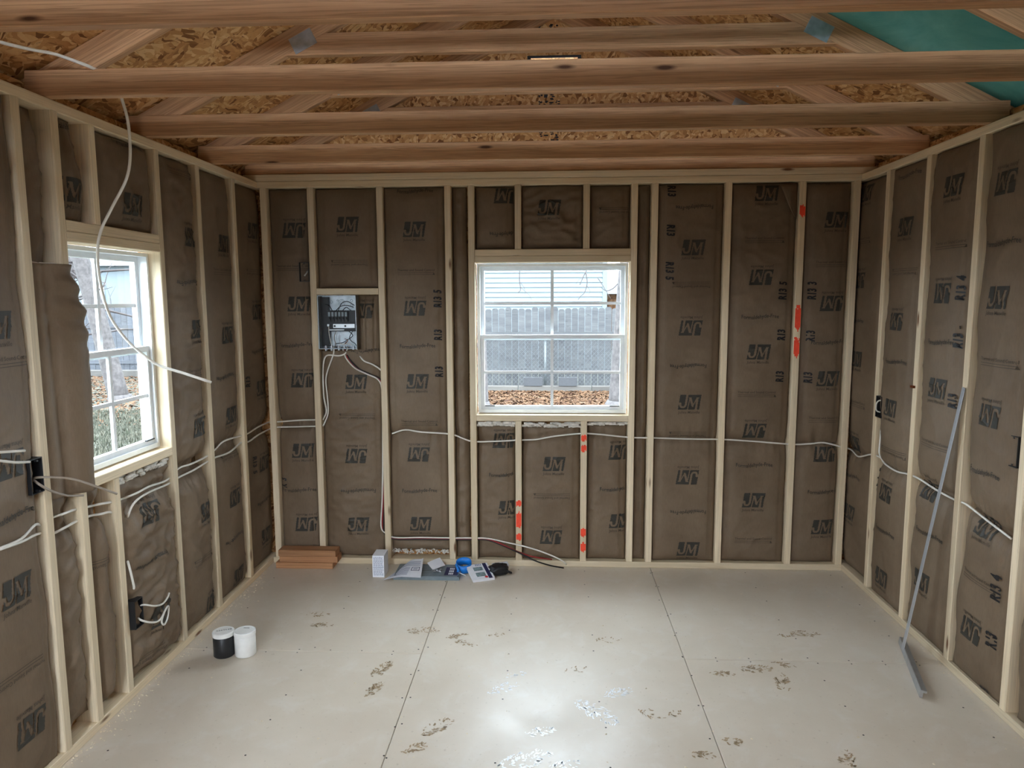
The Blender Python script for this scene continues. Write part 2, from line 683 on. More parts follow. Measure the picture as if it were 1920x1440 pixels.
# ------------------------------------------------------------------ roof
SL = .5
CX = .034
HWID = 1.808
RV = .0889 * math.sqrt(1 + SL * SL)                    # vertical thickness of a rafter


def zund(x):
    return H + SL * (HWID - abs(x - CX))


ZR = zund(CX)
ceiling = tag(empty('ceiling'), kind='structure')
TY = [1.850 + .612 * i for i in range(4)]
TY += [1.850 - .612 * i for i in range(1, 5)]
nrm = math.sqrt(1 + SL * SL)
EAVE = HWID + .15


def truss(y, joist=True, gable=False):
    yr = y + .0385 + T / 2
    if joist:
        x0, x1 = XL - .075, XR + .075
        # the ends follow the roof slope
        zt = H + .0889
        cl = max(0, (CX - (HWID + (H + RV - zt) / SL)) - x0 + .004)
        cr_ = max(0, x1 - (CX + (HWID + (H + RV - zt) / SL)) + .004)
        board('ceiling_joist', (x0, y + T / 2, H + .0445), (x1, y + T / 2, H + .0445), (0, 0, 1), .0889, T, 'joist', ceiling, cut0=cl, cut1=cr_)
    for s_ in (-1, 1):
        dx = Vector((s_ * .0, 0, 0))
        lo = Vector((CX + s_ * EAVE, yr, zund(CX + s_ * EAVE) + RV / 2))
        hi = Vector((CX + s_ * .001, yr, ZR + RV / 2))
        board('rafter', lo, hi, (-s_ * -SL / nrm * -1 if False else -s_ * SL / nrm, 0, 1 / nrm), .0889, T, 'joist', ceiling, cut1=.0)
    zc = 2.664 + .0445 + .012
    xe = HWID - (zc - .0445 - H) / SL
    board('collar_tie', (CX - xe, yr, zc), (CX + xe, yr, zc), (0, 0, 1), .0889, T, 'joist', ceiling, cut0=.0889 / SL * .98, cut1=.0889 / SL * .98)
    for s_ in (-1, 1):                                 # nail plates at the collar
        c = Vector((CX + s_ * (xe - .075), yr - T / 2 - .0012, zc + .012))
        ax = Vector((-s_ / nrm, 0, SL / nrm))
        board('gusset_plate', c - ax * .052, c + ax * .052, (-s_ * -SL / nrm if False else s_ * SL / nrm, 0, 1 / nrm), .068, .0018, 'galv', ceiling, ch=.0004)


for y in TY:
    truss(y)
truss(D + .008, joist=False)
board('gable_chord', (XL - .07, D + .03, H + T + .0445 + .002), (XR + .07, D + .03, H + T + .0445 + .002), (0, 0, 1), .0889, T, 'joist', ceiling)


# roof deck: sheets lying on the rafters
def deck(s_, y0, y1, x0, x1, mat, name='roof_sheathing'):
    m = MB()
    v = []
    for dz in (0, .013):
        for (xx, yy) in ((x0, y0), (x1, y0), (x1, y1), (x0, y1)):
            v.append((CX + s_ * xx, yy, H + SL * (HWID - xx) + RV + dz))
    f = [(0, 1, 2, 3), (7, 6, 5, 4), (0, 4, 5, 1), (1, 5, 6, 2), (2, 6, 7, 3), (3, 7, 4, 0)]
    m.add(v, f)
    return m.build(name, mat, ceiling)


ycut = [D + .13, TY[2] + .058, TY[1] + .058, TY[5] + .058, FRONT_Y - .14]
for s_ in (-1, 1):
    for k in range(len(ycut) - 1):
        for x0, x1 in ((0, 1.08), (1.083, EAVE)):
            mat = 'osb'
            if s_ == 1 and k in (1, 2) and x0 > .5:
                mat = 'membrane'
            if s_ == 1 and k in (1, 2) and x0 < .5:
                mat = 'membrane'
            deck(s_, ycut[k + 1] + .0015, ycut[k] - .0015, x0, x1, mat)
# shingle cover and eaves closures (outside)
m = MB()
for s_ in (-1, 1):
    v = []
    for dz in (.014, .03):
        for xx, yy in ((0, FRONT_Y - .2), (EAVE + .02, FRONT_Y - .2), (EAVE + .02, D + .2), (0, D + .2)):
            v.append((CX + s_ * xx, yy, H + SL * (HWID - xx) + RV + dz))
    m.add(v, [(0, 1, 2, 3), (7, 6, 5, 4), (0, 4, 5, 1), (1, 5, 6, 2), (2, 6, 7, 3), (3, 7, 4, 0)])
m.build('roof_shingles', 'roof_shingle', ceiling)
for s_ in (-1, 1):
    xe = CX + s_ * EAVE
    ze = zund(xe)
    xw = XL - DW - .014 if s_ < 0 else XR + DW + .014
    MB().box((xe, FRONT_Y - .14, ze - .02), (xe + s_ * .02, D + .14, ze + RV + .02)).build('fascia_board', 'siding', ceiling)
    MB().box((xw - s_ * .02, FRONT_Y - .14, ze - .02), (xe, D + .14, ze - .005)).build('soffit_board', 'siding', ceiling)


# gable sheathing on the back wall, with the small louvred opening
def gable_piece(x0, x1, y, zlo, vent=None):
    top = lambda x: zund(x) + RV - .002
    xs = [x0] + ([CX] if x0 < CX < x1 else []) + [x1]
    m = MB()

    def poly(pts):
        n = len(pts)
        v = [(p[0], y, p[1]) for p in pts] + [(p[0], y + .012, p[1]) for p in pts]
        f = [tuple(range(n)), tuple(range(2 * n - 1, n - 1, -1))] + [(i, i + n, (i + 1) % n + n, (i + 1) % n) for i in range(n)]
        m.add(v, f)
    if not vent:
        poly([(x0, zlo), (x1, zlo)] + [(x, top(x)) for x in reversed(xs)])
    else:
        a, b, c, d_ = vent
        poly([(x0, zlo), (a, zlo), (a, top(a)), (x0, top(x0))])
        poly([(b, zlo), (x1, zlo), (x1, top(x1)), (b, top(b))])
        poly([(a, zlo), (b, zlo), (b, c), (a, c)])
        poly([(a, d_), (b, d_), (b, top(b)), (CX, top(CX)), (a, top(a))])
    return m.build('gable_panel', 'osb', wall_b)


GY = D + .088
VENT = (-.100, .172, 2.93, 3.035)
gb = gable_piece(XL - .3, XR + .36, GY + .0125, 2.39, VENT)
gb.name = 'gable_backing'
gable_piece(XL - .3, -.569, GY, 2.39)
gable_piece(-.566, .652, GY, 2.39, VENT)
gable_piece(.655, XR + .36, GY, 2.39)
vent = tag(empty('gable_vent', (.036, GY, 2.98)), 'small white louvred vent high in the gable above the roof ties', 'vent')
m = MB()
for a, b in (((VENT[0] - .02, GY - .006, VENT[2] - .02), (VENT[1] + .02, GY - .001, VENT[2])), ((VENT[0] - .02, GY - .006, VENT[3]), (VENT[1] + .02, GY - .001, VENT[3] + .012)),
             ((VENT[0] - .02, GY - .006, VENT[2]), (VENT[0], GY - .001, VENT[3])), ((VENT[1], GY - .006, VENT[2]), (VENT[1] + .02, GY - .001, VENT[3]))):
    m.box(Vector(a) - vent.location, Vector(b) - vent.location)
m.build('vent_frame', 'black_plastic', vent)
for k in range(3):
    zc = VENT[2] + .012 + k * .036 - vent.location.z
    v = [(VENT[0] - .036, .02, zc + .012), (VENT[1] - .036, .02, zc + .012), (VENT[1] - .036, .045, zc - .006), (VENT[0] - .036, .045, zc - .006)]
    v = v + [(a, b, c + .002) for a, b, c in v]
    mobj('louvre', v, [(3, 2, 1, 0), (4, 5, 6, 7), (0, 1, 5, 4), (1, 2, 6, 5), (2, 3, 7, 6), (3, 0, 4, 7)], 'vinyl', vent)

# black sheet stamps on the gable panel (unreadable ink marks)
rs = random.Random(5)
m = MB()
for col, (ux, bold) in enumerate(((-.045, .6), (-.012, 1), (.022, 1), (.056, .7))):
    for zc in np.arange(2.45, 3.22, .017):
        if VENT[2] - .03 < zc < VENT[3] + .03 or rs.random() < .25:
            continue
        for k in range(3):
            ww = rs.uniform(.004, .011) * bold
            xx = ux + rs.uniform(-.009, .009)
            zz = zc + rs.uniform(-.006, .006)
            m.box((xx - ww, GY - .0012, zz - rs.uniform(.002, .005)), (xx + ww, GY - .0006, zz + rs.uniform(.002, .005)))
m.build('sheet_stamp', 'marker', wall_b)


# ------------------------------------------------------------------ windows
def window(name, wall, o, label_side):
    u0, u1, z0, z1 = o
    win = tag(empty(name), kind='structure')
    e = .008
    a0, a1, b0, b1 = u0 + e, u1 - e, z0 + .006, z1 - e

    def ring(nm, p0, p1, q0, q1, wd, d0, d1, mat='vinyl', bot=None):
        bt = bot or wd
        m = MB()
        m.box(P(wall, p0, d0, q0), P(wall, p0 + wd, d1, q1))
        m.box(P(wall, p1 - wd, d0, q0), P(wall, p1, d1, q1))
        m.box(P(wall, p0 + wd, d0, q0), P(wall, p1 - wd, d1, q0 + bt))
        m.box(P(wall, p0 + wd, d0, q1 - wd), P(wall, p1 - wd, d1, q1))
        return m.build(nm, mat, win)
    ring('window_frame', a0, a1, b0, b1, .015, -.125, -.052, bot=.020)
    zm = (b0 + b1) / 2 + .008
    uc = (a0 + a1) / 2
    for nm, q0, q1, d0, d1 in (('upper_sash', zm - .016, b1 - .014, -.118, -.094), ('lower_sash', b0 + .018, zm + .018, -.088, -.064)):
        s_ = ring(nm, a0 + .014, a1 - .014, q0, q1, .024, d0, d1)
        p0, p1, r0, r1 = a0 + .038, a1 - .038, q0 + .024, q1 - .024
        dm = (d0 + d1) / 2
        for k in range(2):
            for j in range(2):
                x0, x1 = (p0, uc) if k == 0 else (uc, p1)
                y0, y1 = (r0, (r0 + r1) / 2) if j == 0 else ((r0 + r1) / 2, r1)
                mobj('pane', *(lambda m_: (m_.v, m_.f))(MB().box(P(wall, x0, dm - .002, y0), P(wall, x1, dm + .002, y1))), 'glass', s_)
        MB().box(P(wall, uc - .009, dm - .006, r0), P(wall, uc + .009, dm + .006, r1)).build('muntin', 'vinyl', s_)
        zz = (r0 + r1) / 2
        MB().box(P(wall, p0, dm - .005, zz - .008), P(wall, p1, dm + .005, zz + .008)).build('muntin', 'vinyl', s_)
    for uu in (a0 + .07, a1 - .07):
        MB().box(P(wall, uu - .03, -.064, b0 + .04), P(wall, uu + .03, -.052, b0 + .046)).build('tilt_latch', 'black_plastic', win)
    return win


window('window_1', 'B', WB, 1)
window('window_2', 'L', WL, 1)

# ------------------------------------------------------------------ insulation batts
TXT = {}


def text_mesh(s, bold=0.0, shear=0.0):
    key = (s, bold, shear)
    if key in TXT:
        return TXT[key]
    cu = bpy.data.curves.new('t', 'FONT')
    cu.body = s
    cu.resolution_u = 2
    cu.offset = bold
    cu.shear = shear
    ob = bpy.data.objects.new('t', cu)
    COL.objects.link(ob)
    dg = bpy.context.evaluated_depsgraph_get()
    dg.update()
    me = bpy.data.meshes.new_from_object(ob.evaluated_get(dg))
    v = np.array([tuple(x.co) for x in me.vertices])[:, :2]
    f = [tuple(p.vertices) for p in me.polygons]
    bpy.data.objects.remove(ob)
    bpy.data.curves.remove(cu)
    bpy.data.meshes.remove(me)
    lo, hi = v.min(0), v.max(0)
    v = (v - [(lo[0] + hi[0]) / 2, 0])
    TXT[key] = (v, f, hi[0] - lo[0])
    return TXT[key]


def seg(px, py, ax, ay, bx, by):
    t = max(0, min(1, ((px - ax) * (bx - ax) + (py - ay) * (by - ay)) / ((bx - ax) ** 2 + (by - ay) ** 2)))
    return math.hypot(px - ax - t * (bx - ax), py - ay - t * (by - ay))


def logo_dark(s, t):
    """block emblem, s in 0..1, t in 0..0.64, letters left open"""
    s = s - .10 * t / .64
    if s < 0 or s > .90:
        return False
    if .255 <= s <= .345 and t > .20:
        return False                                   # stem of the J
    r = math.hypot(s - .185, t - .22)
    if t <= .22 and .075 < r < .16 and s < .345:
        return False                                   # hook
    if math.hypot(s - .055, t - .245) < .06:
        return False
    if s > .36:
        if seg(s, t, .405, -.02, .435, .50) < .022:
            return False
        if seg(s, t, .455, .49, .60, .16) < .045 and t < .53:
            return False
        if seg(s, t, .60, .14, .735, .49) < .024 and t < .53:
            return False
        if seg(s, t, .755, .48, .765, -.02) < .046:
            return False
        if .475 < t < .525 and (.385 < s < .50 or .71 < s < .83):
            return False
    elif t < .02 and s > .345:
        return False
    return True


NLX, NLY = 60, 39
LOGO_CELLS = [(i, j) for i in range(NLX) for j in range(NLY) if logo_dark((i + .5) / NLX, (j + .5) / NLY * .64)]


class Batt:
    def __init__(s, wall, u0, u1, z0, z1, label, rec=.012, bulge=.010, crumple=.0, pinch=(), gap0=0, gap1=0, seed=None,
                 hfun=None, edge=None, name='insulation_batt', group='kraft-faced insulation batts in the stud bays', fold=True, soft=.024):
        s.soft = soft
        s.wall, s.u0, s.u1, s.z0, s.z1 = wall, u0, u1, z0, z1
        s.rec, s.bulge, s.cr, s.pinch = rec, bulge, crumple, pinch
        s.seed = seed if seed is not None else random.uniform(0, 90)
        s.gap0, s.gap1, s.hfun, s.edge, s.fold = gap0, gap1, hfun, edge, fold
        s.root = tag(empty(name, P(wall, (u0 + u1) / 2, -DW, z0)), label, 'insulation', group)
        s.surface()

    def lim(s, z):
        n0 = noise.noise(Vector((z * 4.1, s.seed, 3)))
        n1 = noise.noise(Vector((z * 4.1, s.seed, 9)))
        a = s.u0 + .002 + s.gap0 * (.55 + .9 * n0 if s.gap0 else 0)
        b = s.u1 - .002 - s.gap1 * (.55 + .9 * n1 if s.gap1 else 0)
        if s.edge:
            a, b = s.edge(z, a, b)
        return max(a, s.u0 + .001) if not s.edge else a, b

    def h(s, u, z):
        if s.hfun:
            r = s.hfun(u, z)
            if r is not None:
                return r
        a, b = s.lim(z)
        w_ = max(1e-3, b - a)
        q = min(max((u - a) / w_, 0), 1)
        eu = max(0, min(u - a, b - u))
        ez = max(0, min(z - s.z0, s.z1 - z))
        fall = (1 - math.exp(-eu / .020)) * (1 - math.exp(-ez / .030))
        d = -s.rec - s.soft + (s.soft + s.bulge * math.sin(math.pi * q) ** .6) * fall
        d += .0055 * noise.noise(Vector((u * 5, z * 2.6, s.seed))) + .003 * noise.noise(Vector((u * 9, z * 5, s.seed + 60)))
        rd = 1 - abs(noise.noise(Vector((u * 7 + 3, z * 11, s.seed + 7))))
        d += (.0040 + s.cr * .5) * (rd ** 6 - .2)
        if s.cr:
            r2 = 1 - abs(noise.noise(Vector((u * 9 + z * 6, z * 19 - u * 5, s.seed + 17))))
            r3 = noise.noise(Vector((u * 13, z * 13, s.seed + 27)))
            d += s.cr * (r2 ** 4 - .25) + s.cr * .4 * r3
        if s.fold:
            for ff in (u - a - .036, b - u - .034):
                d -= .009 * math.exp(-(ff / .005) ** 2) * fall
        for pz, dep in s.pinch:
            zz = pz(u) if callable(pz) else pz
            dz = z - zz
            d -= dep * (.55 * math.exp(-(dz / .022) ** 2) + .45 * math.exp(-(dz / .075) ** 2))
            d += dep * .35 * math.exp(-(dz / .07) ** 2) * noise.noise(Vector((u * 38, z * 5, s.seed + 40)))
        return d

    def surface(s):
        nu = max(8, int((s.u1 - s.u0) / .0105))
        nz = max(8, int((s.z1 - s.z0) / .0125))
        v, f = [], []
        for j in range(nz + 1):
            z = s.z0 + (s.z1 - s.z0) * j / nz
            a, b = s.lim(z)
            for i in range(nu + 1):
                u = a + (b - a) * i / nu
                v.append(Vector(P(s.wall, u, s.h(u, z), z)) - s.root.location)
        n = nu + 1
        flip = s.wall == 'R'
        for j in range(nz):
            for i in range(nu):
                q = (j * n + i, j * n + i + 1, (j + 1) * n + i + 1, (j + 1) * n + i)
                f.append(q if flip is False else q[::-1])
        k = len(v)
        border = [i for i in range(n)] + [j * n + nu for j in range(1, nz + 1)] + [nz * n + i for i in range(nu - 1, -1, -1)] + [j * n for j in range(nz - 1, 0, -1)]
        bk = -DW + .004
        for idx in border:
            p = v[idx] + s.root.location
            if s.wall == 'B':
                q = Vector((p.x, D - bk, p.z))
            elif s.wall == 'L':
                q = Vector((XL + bk, p.y, p.z))
            else:
                q = Vector((XR - bk, p.y, p.z))
            v.append(q - s.root.location)
        L = len(border)
        for i in range(L):
            q = (border[i], k + i, k + (i + 1) % L, border[(i + 1) % L])
            f.append(q if not flip else q[::-1])
        o = mobj('paper_facing', v, f, 'kraft', s.root, smooth=True)
        return o

    # --- flat print on the paper
    def _put(s, name, verts2, faces, uc, zc, ang, off, mat):
        sg = -1 if s.wall == 'R' else 1
        ca, sa = math.cos(ang), math.sin(ang)
        V, ok = [], []
        for x, y in verts2:
            xx, yy = x * ca - y * sa, x * sa + y * ca
            u, z = uc + sg * xx, zc + yy
            a, b = s.lim(min(max(z, s.z0), s.z1))
            good = a + .004 < u < b - .004 and s.z0 + .004 < z < s.z1 - .004
            ok.append(good)
            V.append(Vector(P(s.wall, u, s.h(u, z) + off, z)) - s.root.location if good else None)
        F = [q for q in faces if all(ok[i] for i in q)]
        if not F:
            return None
        used = sorted({i for q in F for i in q})
        mp = {i: k for k, i in enumerate(used)}
        return mobj(name, [V[i] for i in used], [tuple(mp[i] for i in (q if sg > 0 else q[::-1])) for q in F], mat, s.root)

    def loc(s, px, py, dn):                            # where that pixel meets the curved paper
        for _ in range(4):
            u, z = W(s.wall, px, py, dn)
            a, b_ = s.lim(min(max(z, s.z0), s.z1))
            dn = s.h(min(max(u, a + .04), b_ - .04), min(max(z, s.z0 + .02), s.z1 - .02))
        return u, z

    def logo(s, px, py, up=True, scale=1.0, dn=-.016):
        uc, zc = s.loc(px, py, dn)
        ww = .139 * scale
        vs = {}
        verts, faces = [], []

        def vid(i, j):
            if (i, j) not in vs:
                vs[(i, j)] = len(verts)
                verts.append(((i / NLX - .5) * ww, (j / NLY - .5) * .64 * ww))
            return vs[(i, j)]
        for i, j in LOGO_CELLS:
            faces.append((vid(i, j), vid(i + 1, j), vid(i + 1, j + 1), vid(i, j + 1)))
        ang = 0 if up else math.pi
        s._put('printed_emblem', verts, faces, uc, zc, ang, .0024, 'ink')
        v, f, wd = text_mesh('Johns Manville', .006, .1)
        k = .130 * scale / wd
        v2 = [(x * k - .004, y * k - .32 * ww - .024 * scale) for x, y in v]
        s._put('printed_name', v2, f, uc, zc, ang, .0024, 'ink_soft')

    def wavy(s, px, py, up=True, dn=-.016, width=.215):
        uc, zc = s.loc(px, py, dn)
        v, f, wd = text_mesh('Formaldehyde-Free', .012)
        k = width / wd
        v2 = [(x * k, y * k * 1.15 + .005 * math.sin(x * k / width * 2 * math.pi)) for x, y in v]
        s._put('printed_slogan', v2, f, uc, zc, 0 if up else math.pi, .0024, 'ink')

    def thermal(s, px, py, up=True, dn=-.016):
        uc, zc = s.loc(px, py, dn)
        v, f, wd = text_mesh('Thermal and Sound Control', .004)
        k = .222 / wd
        vv = [(x * k, y * k + .014) for x, y in v]
        ff = list(f)
        for yy in (.004, -.006):
            for q in range(12):
                b0 = len(vv)
                x0, x1 = -.11 + q * .018, -.11 + (q + 1) * .018
                vv += [(x0, yy - .001), (x1, yy - .001), (x1, yy + .001), (x0, yy + .001)]
                ff.append((b0, b0 + 1, b0 + 2, b0 + 3))
        b0 = len(vv)
        vv += [(.098, -.008), (.114, -.008), (.106, .008)]
        ff.append((b0, b0 + 1, b0 + 2))
        s._put('printed_note', vv, ff, uc, zc, 0 if up else math.pi, .0024, 'ink_soft')

    def hand(s, px, py, txt, ang=90, size=.045, dn=-.012):
        uc, zc = s.loc(px, py, dn)
        k = size / .72
        words = [text_mesh(q, .040, .12) for q in txt.split()]
        sp = .30 * k
        tot = sum(q[2] for q in words) * k * .66 + sp * (len(words) - 1)
        x0 = -tot / 2
        for v, f, wd in words:
            ww = wd * k * .66
            v2 = [(x * k * .66 + x0 + ww / 2, y * k - size * .5) for x, y in v]
            s._put('marker_writing', v2, f, uc, zc, math.radians(ang), .005, 'marker')
            x0 += ww + sp


Z0, Z1 = T + .002, ZT - .004


def pinch_px(wall, pts, d=-.01):
    q = [W(wall, x, y, d) for x, y in pts]
    q.sort()

    def f(u):
        if u <= q[0][0]:
            return q[0][1]
        for (a, b), (c, e) in zip(q[:-1], q[1:]):
            if u <= c:
                return b + (e - b) * (u - a) / max(1e-6, c - a)
        return q[-1][1]
    return f


# cable runs along the walls, as pixels, used for the cables and for the pinch they leave in the paper
RUN_BACK = [(735, 813), (760, 806), (790, 810), (845, 814), (868, 822), (890, 828), (940, 827), (975, 825), (1005, 824), (1040, 818), (1088, 813), (1120, 814), (1180, 820), (1225, 821), (1290, 823), (1357, 824), (1420, 828), (1485, 833), (1520, 832), (1545, 830), (1578, 838)]
LOOP_A = [(520, 791), (560, 788), (600, 787)]
LOOP_B = [(520, 801), (560, 800), (600, 799)]
pb = pinch_px('B', RUN_BACK)
pa2 = pinch_px('B', LOOP_A)
pb2 = pinch_px('B', LOOP_B)

b = Batt('B', -1.669, -1.427, Z0, Z1, 'dark shaded kraft batt in the corner bay behind the lumber pile', rec=.022, pinch=((pa2, .03), (pb2, .03)))
for x, y, q in ((551, 432, 0), (560, 570, 1), (566, 713, 0), (568, 845, 1), (574, 983, 0)):
    b.logo(x, y, q)
b.thermal(550, 505)
b.wavy(556, 650, 1)
b.wavy(560, 922, 1)
b.hand(531, 905, 'R13')
b = Batt('B', -1.386, -1.012, 1.716, Z1, 'short kraft batt directly above the breaker panel', rec=.020)
b.logo(652, 421, 1)
b.thermal(655, 490, 0)
b = Batt('B', -1.386, -1.012, Z0, 1.673, 'rumpled kraft batt hanging below the breaker panel', rec=.024, crumple=.007,
         edge=lambda z, a, c: (max(a, -1.14) if z > 1.34 else a, c), bulge=.014)
b.logo(680, 583, 0)
b.logo(668, 716, 1)
b.logo(668, 855, 0)
b.logo(672, 983, 1)
b.wavy(690, 655, 0)
b.wavy(672, 917, 0)
b.thermal(670, 778, 0)
b = Batt('B', -.972, -.608, .165, Z1, 'tall kraft batt with R13 5 written on it between breaker panel and window', pinch=((pb, .028),))
for x, y, q in ((777, 430, 1), (778, 578, 0), (783, 715, 1), (785, 852, 0), (789, 982, 1)):
    b.logo(x, y, q)
b.wavy(778, 361, 1)
b.wavy(783, 652, 1)
b.wavy(787, 923, 1)
b.thermal(780, 513, 1)
b.thermal(786, 796, 1)
b.hand(820, 560, 'R13 5')
b.hand(821, 628, 'R13')
b.hand(823, 697, 'R13')
b = Batt('B', -.972, -.608, .085, .162, 'low kraft scrap with torn fibreglass edge above the plate behind instruction sheet', crumple=.006, rec=.02, fold=False)
mfib = MB()
for k in range(70):
    u = random.uniform(-.965, -.615)
    z = .074 + random.uniform(-.008, .010)
    a = Vector(P('B', u, random.uniform(-.05, -.018), z)) - b.root.location
    c = a + Vector((random.uniform(-.03, .03), random.uniform(-.012, .004), random.uniform(-.012, .012)))
    mfib.tube([a, (a + c) / 2 + Vector((0, 0, .006)), c], random.uniform(.002, .006), 5, sub=3)
mfib.build('exposed_fiberglass', 'fiberglass', b.root, True)
Batt('B', -.567, -.471, Z0, Z1, 'narrow plain kraft strip between paired studs on the breaker-panel side of the window', rec=.03, crumple=.008, pinch=((pb, .02),), gap1=.012)
Batt('B', .524, .599, Z0, Z1, 'narrow plain kraft strip between paired studs across the window from the breaker panel', rec=.03, crumple=.006, pinch=((pb, .02),))
# over the window
c0, c1 = onB(971, 400)[0], onB(1100, 400)[0]
b = Batt('B', -.428, c0 - .021, 1.94, Z1, 'short smooth kraft batt above the window with its emblem cut off by a cripple stud', rec=.026)
b.logo(948, 367, 0)
b.wavy(952, 435, 0)
b = Batt('B', c0 + .021, c1 - .021, 1.94, Z1, 'badly crumpled short kraft batt between the two cripple studs above the window', rec=.02, crumple=.016)
b.logo(1030, 389, 1)
b = Batt('B', c1 + .021, .482, 1.94, Z1, 'short kraft batt above the window showing only an arrow print', rec=.03, crumple=.006)
b.thermal(1160, 391, 0)
# under the window
d0, d1 = onB(972.5, 930)[0], onB(1094, 930)[0]
zs = WB[2] - T


def fluff(b, u0, u1, z, n=46, amp=.012):
    m_ = MB()
    for k in range(n):
        u = u0 + (u1 - u0) * (k + random.random()) / n
        a = Vector(P(b.wall, u, random.uniform(-.04, -.016), z + random.uniform(-amp, amp * .4))) - b.root.location
        du = Vector(DIRU[b.wall]) * random.uniform(.012, .03)
        m_.tube([a - du, a + Vector((0, 0, random.uniform(0, .004))), a + du], random.uniform(.005, .010), 6, sub=3)
    m_.build('exposed_fiberglass', 'fiberglass', b.root, True)


b = Batt('B', -.428, d0 - .021, Z0, zs - .028, 'kraft batt under the window where the thick wires come out to the floor', rec=.02, crumple=.005, pinch=((pb, .03),))
b.logo(945, 825, 0)
b.logo(955, 952, 1)
b.wavy(950, 893, 1)
fluff(b, -.42, d0 - .03, zs - .018)
b = Batt('B', d0 + .021, d1 - .021, Z0, zs - .034, 'kraft batt under the window between the two red-sprayed cripple studs', rec=.018, crumple=.004, pinch=((pb, .03),))
b.logo(1039, 870, 1)
b.logo(1033, 1007, 0)
b.thermal(1035, 928, 0)
fluff(b, d0 + .03, d1 - .03, zs - .022, amp=.016)
b = Batt('B', d1 + .021, .482, Z0, zs - .024, 'kraft batt under the window with its emblems cut off by the window jack stud', rec=.022, crumple=.005, pinch=((pb, .028),))
b.logo(1162, 848, 0)
b.logo(1163, 977, 1)
b.wavy(1158, 920, 1)
fluff(b, d1 + .03, .475, zs - .015, amp=.006)
# beyond the window
b = Batt('B', .641, 1.019, Z0, Z1, 'tall kraft batt beside the window with R13 written top-down along its upper edge', pinch=((pb, .028),))
for x, y, q in ((1300, 464, 1), (1295, 615, 0), (1293, 754, 1), (1289, 895, 0), (1290, 1029, 1)):
    b.logo(x, y, q)
b.wavy(1302, 385, 0)
b.wavy(1290, 683, 0)
b.wavy(1290, 957, 0)
b.thermal(1297, 531, 0)
b.thermal(1290, 812, 0)
b.hand(1260, 358, 'R13', -90)
b.hand(1258, 432, 'R13', -90)
b.hand(1256, 508, 'R13 5', -90)
b = Batt('B', 1.061, 1.437, Z0, Z1, 'tall kraft batt with a creased top corner on the window side of the red-marked stud', rec=.016, crumple=.003, pinch=((pb, .028),))
for x, y, q in ((1438, 362, 1), (1427, 520, 0), (1423, 660, 1), (1415, 808, 0), (1413, 938, 1)):
    b.logo(x, y, q)
b.wavy(1425, 597, 1)
b.wavy(1414, 875, 1)
b.thermal(1433, 453, 1)
b.thermal(1419, 742, 1)
b.thermal(1412, 1016, 1)
b.hand(1467, 545, 'R13 5')
b.hand(1464, 628, 'R13')
b.hand(1461, 706, 'R13')
# loose paper corner folded down at the top of that bay
nf = 8
vf, ffc = [], []
for j in range(nf + 1):
    t = j / nf
    zt_ = Z1 - .004 - .20 * t
    for i in range(nf + 1):
        q = i / nf
        uu = 1.436 - (.105 * (1 - t) ** .7 + .006) * q
        dd = b.h(uu, zt_) + .006 + .020 * math.sin(math.pi * q) * (1 - t) + .010 * q
        vf.append(Vector(P('B', uu, dd, zt_)) - b.root.location)
for j in range(nf):
    for i in range(nf):
        ffc.append((j * (nf + 1) + i, (j + 1) * (nf + 1) + i, (j + 1) * (nf + 1) + i + 1, j * (nf + 1) + i + 1))
lf = mobj('loose_flap', vf, ffc, 'kraft', b.root, True)
sm = lf.modifiers.new('thickness', 'SOLIDIFY')
sm.thickness = .0008
b = Batt('B', 1.479, 1.742, Z0, Z1, 'kraft batt with R13 3 written on it between red-marked stud and room corner', rec=.02, pinch=((pb, .028),))
for x, y, q in ((1569, 412, 1), (1560, 569, 0), (1553, 710, 1), (1547, 852, 0), (1542, 988, 1)):
    b.logo(x, y, q)
b.wavy(1570, 345, 1)
b.wavy(1556, 645, 1)
b.wavy(1548, 925, 1)
b.thermal(1566, 498, 1)
b.thermal(1552, 790, 1)
b.hand(1522, 545, 'R13 3')
b.hand(1519, 630, 'R13')
b.hand(1514, 708, 'R13')

# right wall
RUN_R0 = [(1596, 843), (1610, 856), (1634, 852)]
RUN_R1 = [(1651, 800), (1648, 840), (1660, 872), (1682, 884), (1703, 889)]
RUN_R2 = [(1724, 898), (1755, 918), (1788, 936)]
RUN_R3 = [(1812, 946), (1850, 975), (1896, 1010)]
b = Batt('R', 3.953, 4.334, Z0, Z1, 'kraft batt in the corner bay of the windowless wall', rec=.02, pinch=((pinch_px('R', RUN_R0), .03),))
for x, y, q in ((1625, 362, 1), (1612, 526, 0), (1607, 673, 1), (1605, 832, 0), (1592, 960, 1)):
    b.logo(x, y, q)
b.wavy(1605, 605, 1)
b.wavy(1597, 895, 1)
b.thermal(1615, 455, 1)
b.thermal(1605, 760, 1)
b = Batt('R', 3.551, 3.911, Z0, Z1, 'kraft batt beside the black box holding a curled white wire on the windowless wall', gap1=.024, rec=.008, bulge=.018, soft=.012,
         pinch=((pinch_px('R', [(1660, 872), (1682, 884), (1703, 889)]), .03),))
for x, y, q in ((1697, 425, 1), (1680, 603, 0), (1669, 765, 1), (1660, 925, 0), (1652, 1082, 1)):
    b.logo(x, y, q)
b.wavy(1704, 331, 1)
b.wavy(1677, 682, 1)
b.wavy(1657, 1000, 1)
b.thermal(1693, 506, 0)
b.thermal(1672, 845, 0)
b.hand(1645, 893, '5 R13', -90)
b = Batt('R', 3.138, 3.509, Z0, Z1, 'kraft batt behind the leaning drywall T-square', gap1=.036, rec=.006, bulge=.022, soft=.010, pinch=((pinch_px('R', RUN_R2), .045),))
